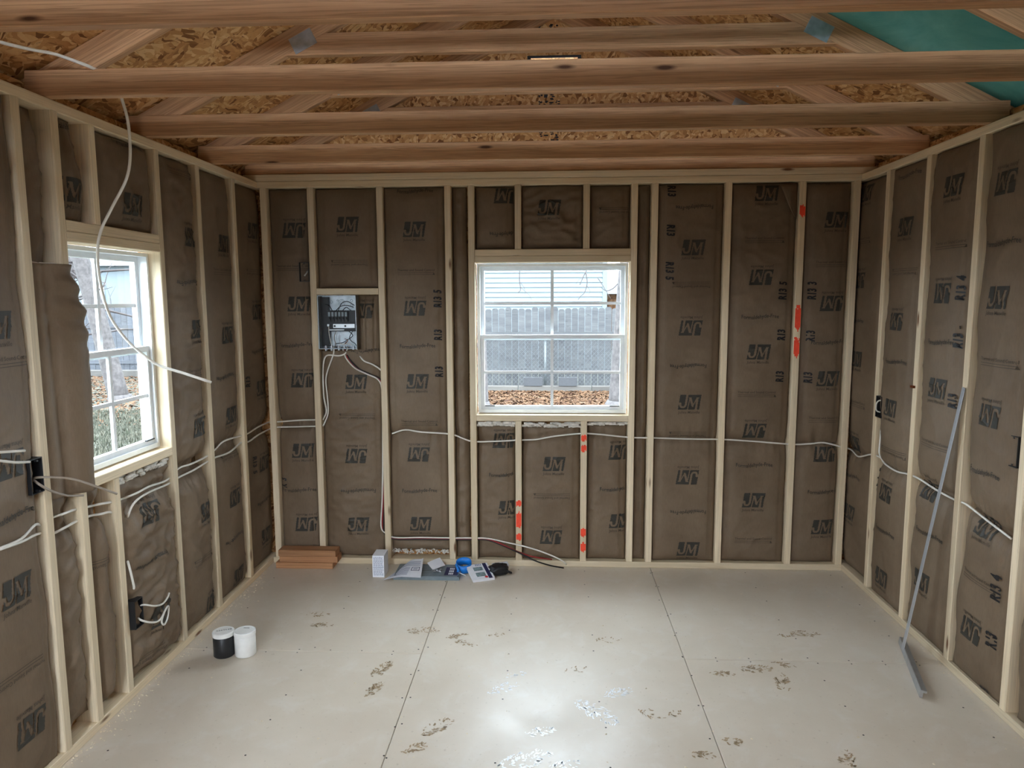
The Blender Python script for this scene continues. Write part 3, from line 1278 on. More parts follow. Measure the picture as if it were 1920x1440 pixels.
for x, y, q in ((1787, 348, 1), (1767, 550, 0), (1757, 728, 1), (1747, 920, 0), (1727, 1088, 1)):
    b.logo(x, y, q)
b.wavy(1763, 646, 1)
b.wavy(1740, 1006, 1)
b.thermal(1780, 463, 1)
b.thermal(1748, 838, 1)
b.hand(1801, 540, 'R13 4')
b.hand(1795, 632, 'R13 -')
b.hand(1785, 752, 'R13')
b = Batt('R', 2.736, 3.096, Z0, Z1, 'kraft batt with R13 4 written low near the floor on the windowless wall', gap1=.034, rec=.006, bulge=.022, soft=.010, pinch=((pinch_px('R', RUN_R3), .045),))
for x, y, q in ((1885, 342, 0), (1871, 558, 1), (1855, 780, 0), (1848, 987, 1), (1820, 1182, 0)):
    b.logo(x, y, q)
b.wavy(1880, 459, 1)
b.wavy(1842, 890, 1)
b.thermal(1869, 685, 1)
b.thermal(1832, 1092, 1)
b.hand(1867, 1102, 'R13 4')
b.hand(1857, 1200, 'R13')
b.hand(1846, 1302, 'R13')
b = Batt('R', 2.331, 2.694, Z0, Z1, 'kraft batt past the stud with a black box on the windowless wall', gap1=.05, rec=.002, bulge=.02)

# side-window wall
RUN_LA = [[(466, 812), (485, 800), (507, 791)], [(403, 843), (420, 827), (452, 817)], [(335, 878), (358, 870), (387, 856)], [(230, 935), (255, 925), (280, 912), (313, 900)], [(166, 950), (188, 945), (210, 941)], [(97, 971), (120, 963), (139, 956)]]
RUN_LB = [[(466, 828), (485, 815), (507, 804)], [(403, 858), (430, 848), (452, 830)], [(337, 894), (362, 882), (388, 866)], [(233, 978), (250, 945), (275, 925), (314, 908)], [(167, 968), (188, 964), (210, 961)], [(99, 1000), (120, 990), (142, 978)]]
b = Batt('L', 3.951, 4.334, Z0, Z1, 'kraft batt in the corner bay of the side-window wall', rec=.02,
         pinch=((pinch_px('L', RUN_LA[0]), .03), (pinch_px('L', RUN_LB[0]), .03)))
for x, y, q in ((473, 433, 1), (481, 585, 0), (489, 727, 1), (495, 868, 0), (499, 1003, 1)):
    b.logo(x, y, q)
b.wavy(485, 655, 0)
b.wavy(497, 935, 0)
b.thermal(478, 508, 0)
b.hand(464, 716, 'R13')
b.hand(477, 872, 'R13 5', -90)
b = Batt('L', 3.547, 3.909, Z0, Z1, 'kraft batt in the second bay from the corner on the side-window wall', gap1=.008,
         pinch=((pinch_px('L', RUN_LA[1]), .03), (pinch_px('L', RUN_LB[1]), .03)))
for x, y, q in ((418, 457, 1), (426, 628, 0), (434, 778, 1), (441, 932, 0), (448, 1078, 1)):
    b.logo(x, y, q)
b.thermal(419, 513, 1)
b.wavy(424, 703, 0)
b.wavy(441, 1005, 0)
b.thermal(430, 850, 0)
b = Batt('L', 3.176, 3.505, Z0, Z1, 'creased kraft batt bulging right beside the side window', crumple=.006, gap1=.010, bulge=.02,
         pinch=((pinch_px('L', RUN_LA[2]), .045), (pinch_px('L', RUN_LB[2]), .045)))
for x, y, q in ((357, 445, 0), (371, 617, 1), (374, 800, 0), (388, 957, 1), (397, 1127, 0)):
    b.logo(x, y, q)
b.wavy(355, 526, 0)
b.thermal(375, 700, 1)
b.thermal(385, 1042, 0)
b.thermal(340, 328, 1)
b = Batt('L', 2.727, 3.134, 1.94, Z1, 'short kraft batt with a full upright emblem above the side window', crumple=.004, gap1=.01)
b.logo(250, 384, 1)
b.wavy(240, 276, 1)
b = Batt('L', 2.522, 2.685, 1.94, Z1, 'short narrow kraft batt slumped away from the cripple stud above the side window', rec=.02, gap1=.05, crumple=.003)
b.logo(130, 355, 1)
b.wavy(128, 243, 1)
fl_l, fl_u = .955, 1.775


def dark_strip(u, z):
    return None


b = Batt('L', 2.337, 2.480, fl_u - .01, Z1, 'dark creased kraft strip wedged above the torn flap by the side window', rec=.035, crumple=.010, gap1=.03, fold=False)


def flap_edge(z, a, c):
    t = (z - fl_l) / (fl_u - fl_l)
    e = 2.512 + .03 * math.sin(math.pi * min(1, max(0, 1.05 - t))) + .004 * noise.noise(Vector((z * 30, 1, 2))) - .03 * max(0, t - .8) / .2
    return 2.337, e


def flap_h(u, z):
    t = (z - fl_l) / (fl_u - fl_l)
    a, e = flap_edge(z, 0, 0)
    line = 2.385 + .045 * (1 - t) * .8 + .004 * noise.noise(Vector((z * 9, 5, 1)))
    q = (u - line)
    d = -.012 + .012 * min(1, max(0, (u - 2.337) / .03))
    if q > 0:
        w_ = max(.01, e - line)
        d = .010 + .048 * math.sin(min(1, q / w_) * math.pi * .86) ** .8 * (1 - .35 * max(0, t - .8) / .2)
        if t > .62:
            d += .008 * math.sin(z * 75 + u * 10) * min(1, (t - .62) / .1)
    d += .003 * noise.noise(Vector((u * 20, z * 9, 8)))
    return d


b = Batt('L', 2.337, 2.56, fl_l, fl_u, 'torn kraft insulation flap bulging out over the edge of the side window', hfun=flap_h, edge=flap_edge, fold=False)
fluff(b, 2.35, 2.49, fl_u - .004, 26, .006)
b = Batt('L', 2.337, 2.480, .09, fl_l - .004, 'crumpled narrow kraft strip between close studs below the torn flap', rec=.016, crumple=.014, gap1=0, fold=False,
         pinch=((pinch_px('L', RUN_LA[5]), .03), (pinch_px('L', RUN_LB[5]), .03)))
b = Batt('L', 2.522, 2.685, .07, WL[2] - T - .01, 'narrow slumped kraft batt under the side window leaving a gap at its cripple stud', rec=.012, crumple=.007, gap1=.045, bulge=.02, fold=False,
         pinch=((pinch_px('L', RUN_LA[4]), .03), (pinch_px('L', RUN_LB[4]), .04)))
b.thermal(196, 1050, 0)
b = Batt('L', 2.727, 3.134, .06, WL[2] - T - .035, 'heavily wrinkled kraft batt under the side window behind the outlet box', rec=.006, crumple=.018, bulge=.02, fold=False,
         pinch=((pinch_px('L', RUN_LA[3]), .03), (pinch_px('L', RUN_LB[3]), .03)))
b.logo(283, 962, 0)
b.logo(303, 1150, 1)
b.wavy(288, 1046, 0)
b.thermal(280, 1225, 0)
fluff(b, 2.74, 3.12, WL[2] - T - .022, 44, .014)
b = Batt('L', 1.926, 2.295, Z0, Z1, 'smooth kraft batt behind the black switch box with loose cables on the side-window wall', rec=.006, gap1=.020, bulge=.004, soft=.012)
b.logo(32, 1106, 1)
b.logo(60, 1362, 0)
b.logo(17, 872, 0)
b.wavy(22, 975, 1)
b.thermal(42, 1255, 0)
b.logo(-8, 610, 1)
b.thermal(10, 685, 1)

# ------------------------------------------------------------------ spray paint on the back studs
rs = random.Random(11)


def paint(px, py0, py1, st, half=.016):
    x0, za = onB(px, py0)
    _, zb = onB(px, py1)
    n = max(5, int(abs(za - zb) / .006))
    nx = 6
    cells, vs, verts = [], {}, []
    inv = st.matrix_basis.inverted()
    for j in range(n):
        for i in range(nx):
            t = (j + .5) / n * 2 - 1
            q = (i + .5) / nx * 2 - 1
            if abs(t) + .35 * abs(q) + .45 * noise.noise(Vector((i * .9, j * .35, px * .37))) < 1.0:
                k = []
                for a, c in ((i, j), (i + 1, j), (i + 1, j + 1), (i, j + 1)):
                    if (a, c) not in vs:
                        vs[(a, c)] = len(verts)
                        p = Vector((st.matrix_basis.translation.x - half + 2 * half * a / nx, D - .0008, zb + (za - zb) * c / n))
                        verts.append(inv @ p)
                    k.append(vs[(a, c)])
                cells.append(tuple(k))
    if cells:
        mobj('spray_mark', verts, cells, 'orange_paint', st)


for y0, y1 in ((383, 408), (572, 622), (632, 672)):
    paint(1498, y0, y1, STB[1.458])
for y0, y1 in ((938, 950), (958, 990), (1000, 1014)):
    paint(972.5, y0, y1, cr[972.5])
for y0, y1 in ((815, 828), (834, 848), (990, 1008), (1016, 1036)):
    paint(1094, y0, y1, cr[1094])

# ------------------------------------------------------------------ cables
def cable(label, pts, r=.0048, mat='cable_white', name='cable', group=None, flatn=7):
    m_ = MB().tube(pts, r, flatn, sub=5)
    base = Vector(pts[0])
    m_.v = [tuple(Vector(v) - base) for v in m_.v]
    o = m_.build(name, mat, None, True)
    o.location = base
    return tag(o, label, 'cable', group)


def wallpts(wall, px, d):
    out = []
    for q in px:
        dd = q[2] if len(q) > 2 else d
        u, z = W(wall, q[0], q[1], dd)
        out.append(P(wall, u, dd, z))
    return out


pts = wallpts('B', RUN_BACK, -.016)
pts += wallpts('R', [(1596, 843, -.03), (1610, 856, -.012), (1634, 852, -.012), (1651, 858, -.02), (1660, 870, -.012), (1682, 884, -.010), (1703, 889, -.012), (1724, 898, -.012), (1755, 918, -.008), (1788, 936, -.012), (1812, 946, -.012), (1850, 975, -.008), (1896, 1010, -.012)], 0)
cable('white cable running level through the studs under the back window and round the corner', pts)
pts = wallpts('R', [(1655, 786, -.03), (1652, 806, -.012), (1650, 830, -.008), (1649, 850, -.010), (1656, 866, -.010)], 0)
cable('short white cable dropping from the black box on the windowless wall', pts)
for run, lab in ((RUN_LA, 'upper white cable of the pair threaded along the side-window wall'), (RUN_LB, 'lower white cable of the pair threaded along the side-window wall')):
    bk = LOOP_A if run is RUN_LA else LOOP_B
    pts = wallpts('B', list(reversed(bk)), -.018)
    for r in run:
        q_ = [(a_, b_, -.010 if r is not run[3] else .010) for a_, b_ in reversed(r)]
        q_[-1] = q_[-1][:2] + (-.03,)
        q_[0] = q_[0][:2] + (-.02,)
        pts += wallpts('L', q_, 0)
    pts += wallpts('L', [(80, 985 if run is RUN_LA else 1000, -.03), (66, 984 if run is RUN_LA else 1003, -.012), (40, 1010 if run is RUN_LA else 1016, .004), (0, 1028 if run is RUN_LA else 1030, .004)], 0)
    cable(lab, pts)

# cable dangling from the roof in front of the side window
hp = [(-40, 68, 2.20), (20, 84, 2.26), (60, 93, 2.32), (105, 102, 2.38), (150, 118, 2.42), (172, 127, 2.455)]
pts = []
for px, py, yy in hp:
    x, z = onB(px, py, yy)
    pts.append((x, yy, z))
hp2 = [(215, 150, 2.56), (229, 188, 2.60), (240, 230, 2.62), (244, 290, 2.64), (237, 335, 2.65), (212, 385, 2.66), (190, 430, 2.67), (183, 470, 2.68), (187, 525, 2.69), (205, 590, 2.71), (238, 638, 2.73), (275, 670, 2.75), (300, 686, 2.76), (345, 700, 2.77), (396, 717, 2.78)]
for px, py, yy in hp2:
    x, z = onB(px, py, yy)
    x2 = max(x, XL + .02)
    pts.append((x2, yy * (x2 / x) if x2 != x else yy, z))
cable('loose white cable dangling from the roof ties in front of the side window', pts, .0055)

# panel feeders
cable('white cable leaving the panel bottom and crossing towards the window', wallpts('B', [(669, 652, -.03), (672, 662, -.01), (682, 676, -.004), (698, 683, -.004), (712, 692, -.008), (722, 702, -.02)], 0))
cable('white cable looping below the panel to the stud behind it', wallpts('B', [(652, 650, -.03), (648, 662, -.008), (635, 667, -.002), (612, 667, -.006), (606, 690, -.01), (607, 740, -.012), (612, 770, -.012), (606, 787, -.02)], 0))
cable('white cable hanging straight from the panel along the stud', wallpts('B', [(626, 650, -.03), (625, 665, -.006), (616, 690, -.004), (611, 712, -.008), (614, 745, -.008), (615, 775, -.010), (606, 799, -.02)], 0))
cable('white cable running up the stud on the shaded side of the breaker panel', wallpts('B', [(586, 585, -.02), (585, 620, -.01), (586, 645, -.008), (592, 662, -.016), (598, 690, -.03)], 0), mat='cable_grey')
# thick service wires: panel -> stud bay -> low run -> loose ends on the floor
low = [(645, 653, -.03), (652, 672, -.002), (668, 690, -.002), (690, 701, -.002), (712, 712, -.006), (719, 735, -.014), (720, 800, -.014), (720, 880, -.014), (719, 940, -.014), (717, 985, -.010), (722, 1000, -.02), (740, 1009, -.014), (790, 1009, -.010), (850, 1010, -.010), (890, 1010, -.012), (915, 1011, -.004)]
for k, (mat, lab, end) in enumerate((('cable_white', 'white service wire curving out of the low wall run onto the floor', [(950, 1017, .01), (985, 1025, .02), (1020, 1036, .03), (1050, 1049, .03), (1062, 1058, .02)]),
                                     ('cable_red', 'red service wire curving out of the low wall run onto the floor', [(945, 1022, .02), (970, 1034, .04), (1000, 1044, .05), (1035, 1049, .03)]),
                                     ('cable_black', 'black service wire ending on the floor below the window', [(945, 1024, .02), (972, 1036, .05), (1000, 1050, .08), (1030, 1060, .06), (1057, 1066, .035)]))):
    off = (k - 1) * .0075
    pts = [Vector(p) + Vector((off if i < 10 else 0, -.004 * (k == 0), -off * .8 if i >= 10 else 0)) for i, p in enumerate(wallpts('B', low, 0))]
    pts += [Vector(p) for p in wallpts('B', end, 0)]
    for p in pts:
        p.z = max(p.z, .006)
    cable(lab, pts, .0045, mat, name='service_wire')


# ------------------------------------------------------------------ electrical boxes
def ebox(label, wall, u, z, w_=.055, h_=.095, dep=.07, dirn=1, pr=.0):
    """open plastic box nailed to a stud; u is the edge against the stud, box extends in dirn"""
    root = tag(empty('switch_box', P(wall, u, 0, z)), label, 'electrical box')
    u0, u1 = (u, u + dirn * w_)
    t = .003
    m_ = MB()
    L_ = lambda a: Vector(a) - root.location
    m_.box(L_(P(wall, u0, -dep, z - h_ / 2)), L_(P(wall, u0 + dirn * t, (.006 + pr), z + h_ / 2)))
    m_.box(L_(P(wall, u1 - dirn * t, -dep, z - h_ / 2)), L_(P(wall, u1, (.006 + pr), z + h_ / 2)))
    m_.box(L_(P(wall, u0 + dirn * t, -dep, z - h_ / 2)), L_(P(wall, u1 - dirn * t, (.006 + pr), z - h_ / 2 + t)))
    m_.box(L_(P(wall, u0 + dirn * t, -dep, z + h_ / 2 - t)), L_(P(wall, u1 - dirn * t, (.006 + pr), z + h_ / 2)))
    m_.box(L_(P(wall, u0 + dirn * t, -dep, z - h_ / 2 + t)), L_(P(wall, u1 - dirn * t, -dep + t, z + h_ / 2 - t)))
    m_.build('box_body', 'black_plastic', root)
    m_ = MB()
    for zz in (z - h_ / 2 + .008, z + h_ / 2 - .008):
        c = L_(P(wall, (u0 + u1) / 2, 0, zz))
        e = Vector(DIRD[wall])
        m_.box(c - Vector((.004, .004, .003)), c + Vector((.004, .004, .003)) + e * .007)
    m_.build('screw_ear', 'black_plastic', root)
    return root


def stub(root, wall, pts, r=.004, mat='cable_white', name='wire_stub'):
    m_ = MB().tube([Vector(P(wall, *p)) - root.location for p in pts], r, 6, sub=5)
    return m_.build(name, mat, root, True)


# left wall switch box with loose cables
e = ebox('black switch box with two loose cables on the stud by torn flap', 'L', 2.294, 1.062, .06, .12, dirn=-1)
pl = wallpts('L', [(62, 897, -.03), (75, 895, .02), (105, 895, .06), (140, 899, .10), (180, 912, .15), (219, 926, .18)], 0)
m_ = MB().tube([Vector(p) - e.location for p in pl], .0042, 6, sub=5)
m_.build('loose_cable', 'cable_grey', e, True)
pl = wallpts('L', [(60, 898, -.03), (75, 909, .02), (95, 920, .03), (125, 929, .03), (156, 929, .04)], 0)
m_ = MB().tube([Vector(p) - e.location for p in pl], .0042, 6, sub=5)
m_.build('loose_cable', 'cable_grey', e, True)
pl = wallpts('L', [(-30, 849, .06), (0, 848, .06), (46, 845, .05)], 0)
cable('upper stub of white cable pointing at the switch box from the front wall side', pl, .0045)
pl = wallpts('L', [(-30, 862, .06), (0, 864, .06), (30, 867, .05), (55, 866, .04)], 0)
cable('lower stub of white cable pointing at the switch box from the front wall side', pl, .0045)
# outlet box under the side window
e = ebox('black outlet box with looped white cables under the side window', 'L', 2.726, .352, .06, .12, dirn=1, pr=.018)
for q in ([(255, 1138, -.02), (270, 1134, .03), (290, 1136, .05), (305, 1132, .05), (314, 1120, .045), (317, 1112, .04)],
          [(255, 1155, -.02), (265, 1163, .03), (285, 1167, .05), (300, 1162, .055), (312, 1140, .055), (316, 1138, .05), (314, 1158, .055), (308, 1171, .055), (303, 1165, .055), (308, 1148, .055)]):
    m_ = MB().tube([Vector(p) - e.location for p in wallpts('L', q, 0)], .0042, 6, sub=5)
    m_.build('cable_loop', 'cable_white', e, True)
cable('white cable dropping down the cripple stud to the outlet box', wallpts('L', [(237, 1045, -.02), (243, 1065, .006), (249, 1090, .008), (251, 1103, .004), (246, 1112, -.01), (244, 1124, -.02)], 0))
# back wall box
e = ebox('small black box in the shaded corner bay on the panel stud', 'B', -1.426, 1.812, .06, .115, dirn=-1)
stub(e, 'B', [(-1.452, -.05, 1.83), (-1.448, -.02, 1.81), (-1.456, 0, 1.79)], .005)
cable('thin dark cable leading into the small black corner box', wallpts('B', [(522, 509, -.03), (540, 510, -.022), (558, 506, -.02), (568, 500, -.03)], 0), .003, 'cable_black')
# right wall boxes
e = ebox('black switch box with a curled white wire on the windowless wall', 'R', 3.912, 1.062, .062, .115, dirn=-1)
stub(e, 'R', [(3.885, -.05, 1.03), (3.893, .002, 1.035), (3.898, .010, 1.062), (3.889, .004, 1.092), (3.876, -.03, 1.10)], .004)
e = ebox('black box on the last stud of the windowless wall', 'R', 2.737, 1.060, .06, .12, dirn=1)
o = MB().box(Vector((0, 0, 0)), Vector((.012, .030, .012))).build('cable_clip', 'copper')
u, z = W('R', 1716, 728, 0)
o.location = P('R', u, .010, z)
tag(o, 'tiny copper coloured clip on a stud face above the T-square bay', 'clip')


# ------------------------------------------------------------------ breaker panel
def breaker_panel():
    x0, x1, z0, z1 = -1.383, -1.150, 1.350, 1.672
    root = tag(empty('breaker_panel', (x0, D, z0)), 'open grey breaker panel with black breakers between two studs', 'breaker panel')
    Wd, Hh = x1 - x0, z1 - z0
    m_ = MB()
    t = .003
    # local: x right, y into the wall, z up
    m_.box((0, -.004, 0), (t, .082, Hh)).box((Wd - t, -.004, 0), (Wd, .082, Hh)).box((t, -.004, 0), (Wd - t, .082, t)).box((t, -.004, Hh - t), (Wd - t, .082, Hh)).box((t, .079, t), (Wd - t, .082, Hh - t))
    m_.build('enclosure', 'galv', root)
    MB().box((.004, .05, .012), (.050, .078, Hh - .01)).build('side_gutter', 'black_plastic', root)
    MB().box((.042, .030, .105), (Wd - .012, .078, .232)).build('breaker_base', 'black_plastic', root)
    for k in range(6):
        xx = .056 + k * .0205
        b_ = MB().box((xx, .012, .165), (xx + .0175, .032, .226)).build('breaker', 'black_plastic', root)
        MB().box((xx + .002, .010, .196), (xx + .0155, .0125, .222)).build('breaker_label', 'grey_steel', b_)
        MB().box((xx + .005, .000, .180), (xx + .0125, .012, .190)).build('toggle', 'black_plastic', b_)
    bar = MB().box((.085, .018, .126), (Wd - .016, .032, .150)).build('neutral_bar', 'alu', root)
    for xx in (.095, .160):
        MB().lathe([(.006, 0), (.006, .003)], 12).build('bar_screw', 'black_plastic', bar, matrix=Matrix.Translation((xx, .017, .138)) @ Matrix.Rotation(math.pi / 2, 4, 'X'))
    MB().box((.060, .020, .112), (.150, .030, .117)).build('ground_bar', 'alu', root)
    MB().box((.048, .020, .136), (.060, .030, .149)).build('lug', 'alu', root)
    for (xx, zz, rr) in ((.125, .278, .020), (.125, .278, .012), (.06, .283, .008), (.185, .29, .008), (.185, .262, .007), (.10, .292, .005)):
        pts = [(xx + rr * math.cos(a * math.pi / 8), .0785, zz + rr * math.sin(a * math.pi / 8)) for a in range(17)]
        MB().tube(pts, .0012, 5, sub=1).build('knockout_ring', 'grey_steel', root)
    for q, mat in (([(.21, .05, .262), (.175, .03, .285), (.14, .025, .275), (.115, .025, .228)], 'cable_black'), ([(.205, .05, .25), (.17, .03, .262), (.13, .03, .256), (.10, .025, .228)], 'cable_black'),
                   ([(.215, .04, .215), (.185, .03, .238), (.165, .028, .25), (.14, .03, .228)], 'cable_black'), ([(.03, .05, .27), (.06, .04, .258), (.08, .03, .228)], 'cable_black'),
                   ([(.20, .04, .11), (.18, .03, .07), (.19, .035, .045), (.21, .04, .03), (.22, .05, .006)], 'cable_black'), ([(.17, .04, .11), (.20, .03, .08), (.16, .03, .05), (.13, .04, .035), (.09, .04, .03)], 'cable_black'),
                   ([(.054, .03, .136), (.055, .03, .09), (.06, .04, .04), (.065, .05, .006)], 'cable_white'), ([(.10, .035, .11), (.085, .03, .07), (.09, .04, .03), (.085, .05, .006)], 'cable_grey'),
                   ([(.12, .03, .032), (.14, .025, .027), (.165, .03, .03), (.19, .04, .02)], 'cable_white'), ([(.15, .03, .06), (.17, .025, .05), (.15, .03, .03)], 'copper')):
        MB().tube(q, .0024, 6, sub=5).build('panel_wire', mat, root, True)
    for xx in (.03, .065, .11, .145, .20):
        MB().lathe([(.009, -.014), (.009, 0), (.012, 0), (.012, .006), (.008, .006), (.008, .018)], 14, (xx, .040)).build('cable_clamp', 'alu', root)
    return root


breaker_panel()


# ------------------------------------------------------------------ jars
def jar(label, c, body):
    root = tag(empty('jar', (c[0], c[1], 0)), label, 'jar', 'paint jars on the floor')
    r = .0475
    MB().lathe([(r - .004, 0), (r, .004), (r, .090), (r - .003, .094), (r - .003, .097)], 40).build('jar_body', body, root, True)
    lid = MB().lathe([(r + .001, .0975), (r + .0015, .099), (r + .0015, .116), (r - .002, .1185), (r - .006, .1185), (r - .008, .1175)], 40).build('lid', 'white_plastic', root)
    return root, lid


j1, l1 = jar('charcoal jar with a white lid on the floor', (-1.508, 3.088), 'dark_jar')
j2, l2 = jar('all-white jar with a white lid on the floor', (-1.411, 3.098), 'white_plastic')
# pen scribbles on the lids (unreadable)
m_ = MB()
rs = random.Random(3)
for k in range(7):
    x = -.028 + k * .009
    y = -.012 + k * .004
    m_.tube([(x, y, .1178), (x + rs.uniform(-.002, .002), y + .011, .1178), (x + .004, y + .005 + rs.uniform(-.004, .004), .1178), (x + .005, y, .1178)], .0008, 4, sub=3)
m_.build('pen_scribble', 'marker', l1)
m_ = MB()
for k in range(4):
    x = -.012 + k * .007
    m_.tube([(x, .018, .1178), (x + .002, .023, .1178), (x + .005, .019, .1178)], .0009, 4, sub=3)
m_.build('pen_scribble', 'marker', l2)

# ------------------------------------------------------------------ T-square
root = tag(empty('drywall_square', (1.655, 3.235, 0)), 'long aluminium drywall T-square leaning on the studs, head on the floor', 'T-square')
hv = (Vector((1.548, 2.855, 0)) - Vector((1.681, 3.298, 0))).normalized()
topw = Vector((XR - .004, 3.115, 1.262))
botw = Vector((1.653, 3.232, .012))
bl = (topw - botw).normalized()
hvp = (hv - bl * hv.dot(bl)).normalized()
nn = bl.cross(hvp).normalized()
o = board('blade', botw, topw, hvp, .046, .0025, 'ruler', root, ch=.0005)
o.matrix_basis = Matrix.Translation(-root.location) @ o.matrix_basis
ha = Vector((1.688, 3.325, .018))
hb = Vector((1.546, 2.850, .018))
o = board('head', ha, hb, bl, .034, .012, 'alu', root, ch=.002)
o.matrix_basis = Matrix.Translation(-root.location) @ o.matrix_basis
o2 = board('head_lip', ha + nn * .0 + Vector((.012, -.003, .010)), hb + Vector((.012, -.003, .010)), bl, .010, .016, 'alu', root, ch=.001)
o2.matrix_basis = Matrix.Translation(-root.location) @ o2.matrix_basis

# ------------------------------------------------------------------ lumber offcuts in the corner
for k, (xa, xb, yy, lab) in enumerate(((-1.672, -1.318, 4.197, 'bottom wooden offcut of the short stack in the corner'), (-1.650, -1.288, 4.202, 'middle wooden offcut of the short stack in the corner'), (-1.655, -1.298, 4.199, 'top wooden offcut of the short stack in the corner'))):
    o = board('lumber_offcut', (xa, yy - .0, T / 2 + k * (T + .0005) + .0005), (xb, yy, T / 2 + k * (T + .0005) + .0005), (0, 1, 0), .0889, T, 'lumber')
    tag(o, lab, 'lumber', 'lumber offcuts in the corner')

# ------------------------------------------------------------------ papers and parts below the panel
root = tag(empty('leaflet_box', (-1.006, 4.04, 0)), 'narrow upright white carton printed with lines of small text', 'carton')
MB().box((-.035, 0, 0), (.035, .11, .132)).build('carton_body', 'paper', root)
m_ = MB()
rs = random.Random(2)
for k in range(15):
    z = .012 + k * .0078
    if k == 6:
        m_.box((-.031, -.0012, z), (.031, -.0004, z + .003))
        continue
    x = -.029
    while x < .026:
        w_ = rs.uniform(.004, .014)
        m_.box((x, -.0012, z), (min(.030, x + w_), -.0004, z + .0028))
        x += w_ + .0025
m_.build('carton_print', 'paper_ink', root)

root = tag(empty('panel_cover', (-.74, 4.08, 0)), 'flat grey steel panel cover lying on the floor with navy label', 'panel cover')
MB().box((-.170, -.075, .0), (.222, .125, .020)).box((-.165, -.070, .020), (.217, .120, .0225)).build('cover_plate', 'grey_steel', root)
m_ = MB().box((.128, -.050, .0225), (.208, .075, .0232))
m_.build('cover_label', 'navy', root)
m_ = MB()
for r_ in range(3):
    for c_ in range(3):
        m_.box((.152 + c_ * .010, -.040 + r_ * .038, .0232), (.160 + c_ * .010, -.014 + r_ * .038, .0236))
m_.build('label_print', 'paper', root)
m_ = MB().box((-.16, .02, .0225), (.12, .023, .0228))
m_.build('cover_groove', 'black_plastic', root)
for (xx, yy) in ((.212, -.066), (-.155, -.064)):
    MB().lathe([(.004, .0225), (.003, .0245)], 10, (xx, yy)).build('cover_screw', 'black_plastic', root)


def sheet(name, label, corners, lift, mat, prints=None, n=10, cat='paper'):
    """curved sheet of paper: corners in metres (x,y) bl,br,tr,tl and a height function over s,t"""
    c = [Vector((p[0], p[1], 0)) for p in corners]
    base = c[0].copy()
    root_ = tag(empty(name, base), label, cat)

    def pt(s_, t_, off=0):
        p = c[0].lerp(c[1], s_).lerp(c[3].lerp(c[2], s_), t_) - base
        return (p.x, p.y, lift(s_, t_) + off)
    v = [pt(i / n, j / n) for j in range(n + 1) for i in range(n + 1)]
    f = [(j * (n + 1) + i, j * (n + 1) + i + 1, (j + 1) * (n + 1) + i + 1, (j + 1) * (n + 1) + i) for j in range(n) for i in range(n)]
    k = len(v)
    v += [(a, b_, z - .0008) for a, b_, z in v]
    f += [tuple(x + k for x in q[::-1]) for q in f]
    mobj('sheet', v, f, mat, root_, True)
    if prints:
        for nm, pm, rects in prints:
            mm = MB()
            for (s0, t0, s1, t1) in rects:
                ns = max(1, int((s1 - s0) * 14))
                for i in range(ns):
                    sa, sb = s0 + (s1 - s0) * i / ns, s0 + (s1 - s0) * (i + 1) / ns
                    mm.add([pt(sa, t0, .0012), pt(sb, t0, .0012), pt(sb, t1, .0012), pt(sa, t1, .0012)], [(0, 1, 2, 3)])
            mm.build(nm, pm, root_)
    return root_


lines = [(.08, .12 + .055 * k, .60, .14 + .055 * k) for k in range(8)] + [(.1, .62 + .07 * k, .92, .645 + .07 * k) for k in range(4)]
frame = [(.66, .34, .92, .36), (.66, .52, .92, .54), (.66, .34, .68, .54), (.90, .34, .92, .54), (.72, .40, .86, .42), (.72, .45, .86, .47)]
sheet('instruction_sheet', 'large curled white instruction sheet lying over the grey panel cover', [onF(718, 1089), onF(789, 1083, .03), onF(794, 1048, .05), onF(752, 1052, .05)],
      lambda s_, t_: .003 + .027 * min(1, s_ * 2.2) ** .8 + .016 * math.sin(math.pi * min(1, s_ * 1.1)) * t_ + .026 * t_ * s_ ** 2, 'paper', [('sheet_print', 'paper_ink', lines), ('sheet_diagram', 'navy', frame)])
sheet('paper_envelope', 'small blank white envelope propped across the panel cover', [onF(812, 1069, .027), onF(835, 1059, .03), onF(825, 1046, .05), onF(801, 1056, .05)],
      lambda s_, t_: .026 + .026 * t_ + .003 * math.sin(s_ * 3), 'paper')
# small hardware bag on the cover
m_ = MB()
rs = random.Random(8)
for k in range(26):
    a = rs.uniform(0, 6.28)
    r = rs.uniform(0, .024)
    p = Vector((r * math.cos(a), r * .9 * math.sin(a), rs.uniform(.002, .016)))
    q = p + Vector((rs.uniform(-.012, .012), rs.uniform(-.012, .012), rs.uniform(-.003, .006)))
    q.z = max(q.z, .003)
    m_.tube([p, (p + q) / 2, q], .0022, 5, sub=2)
o = m_.build('screw_bag', 'alu')
ox, oy = onF(819, 1072, .025)
o.location = (ox, oy, .0228)
tag(o, 'little pile of shiny loose screws on the panel cover', 'screws')

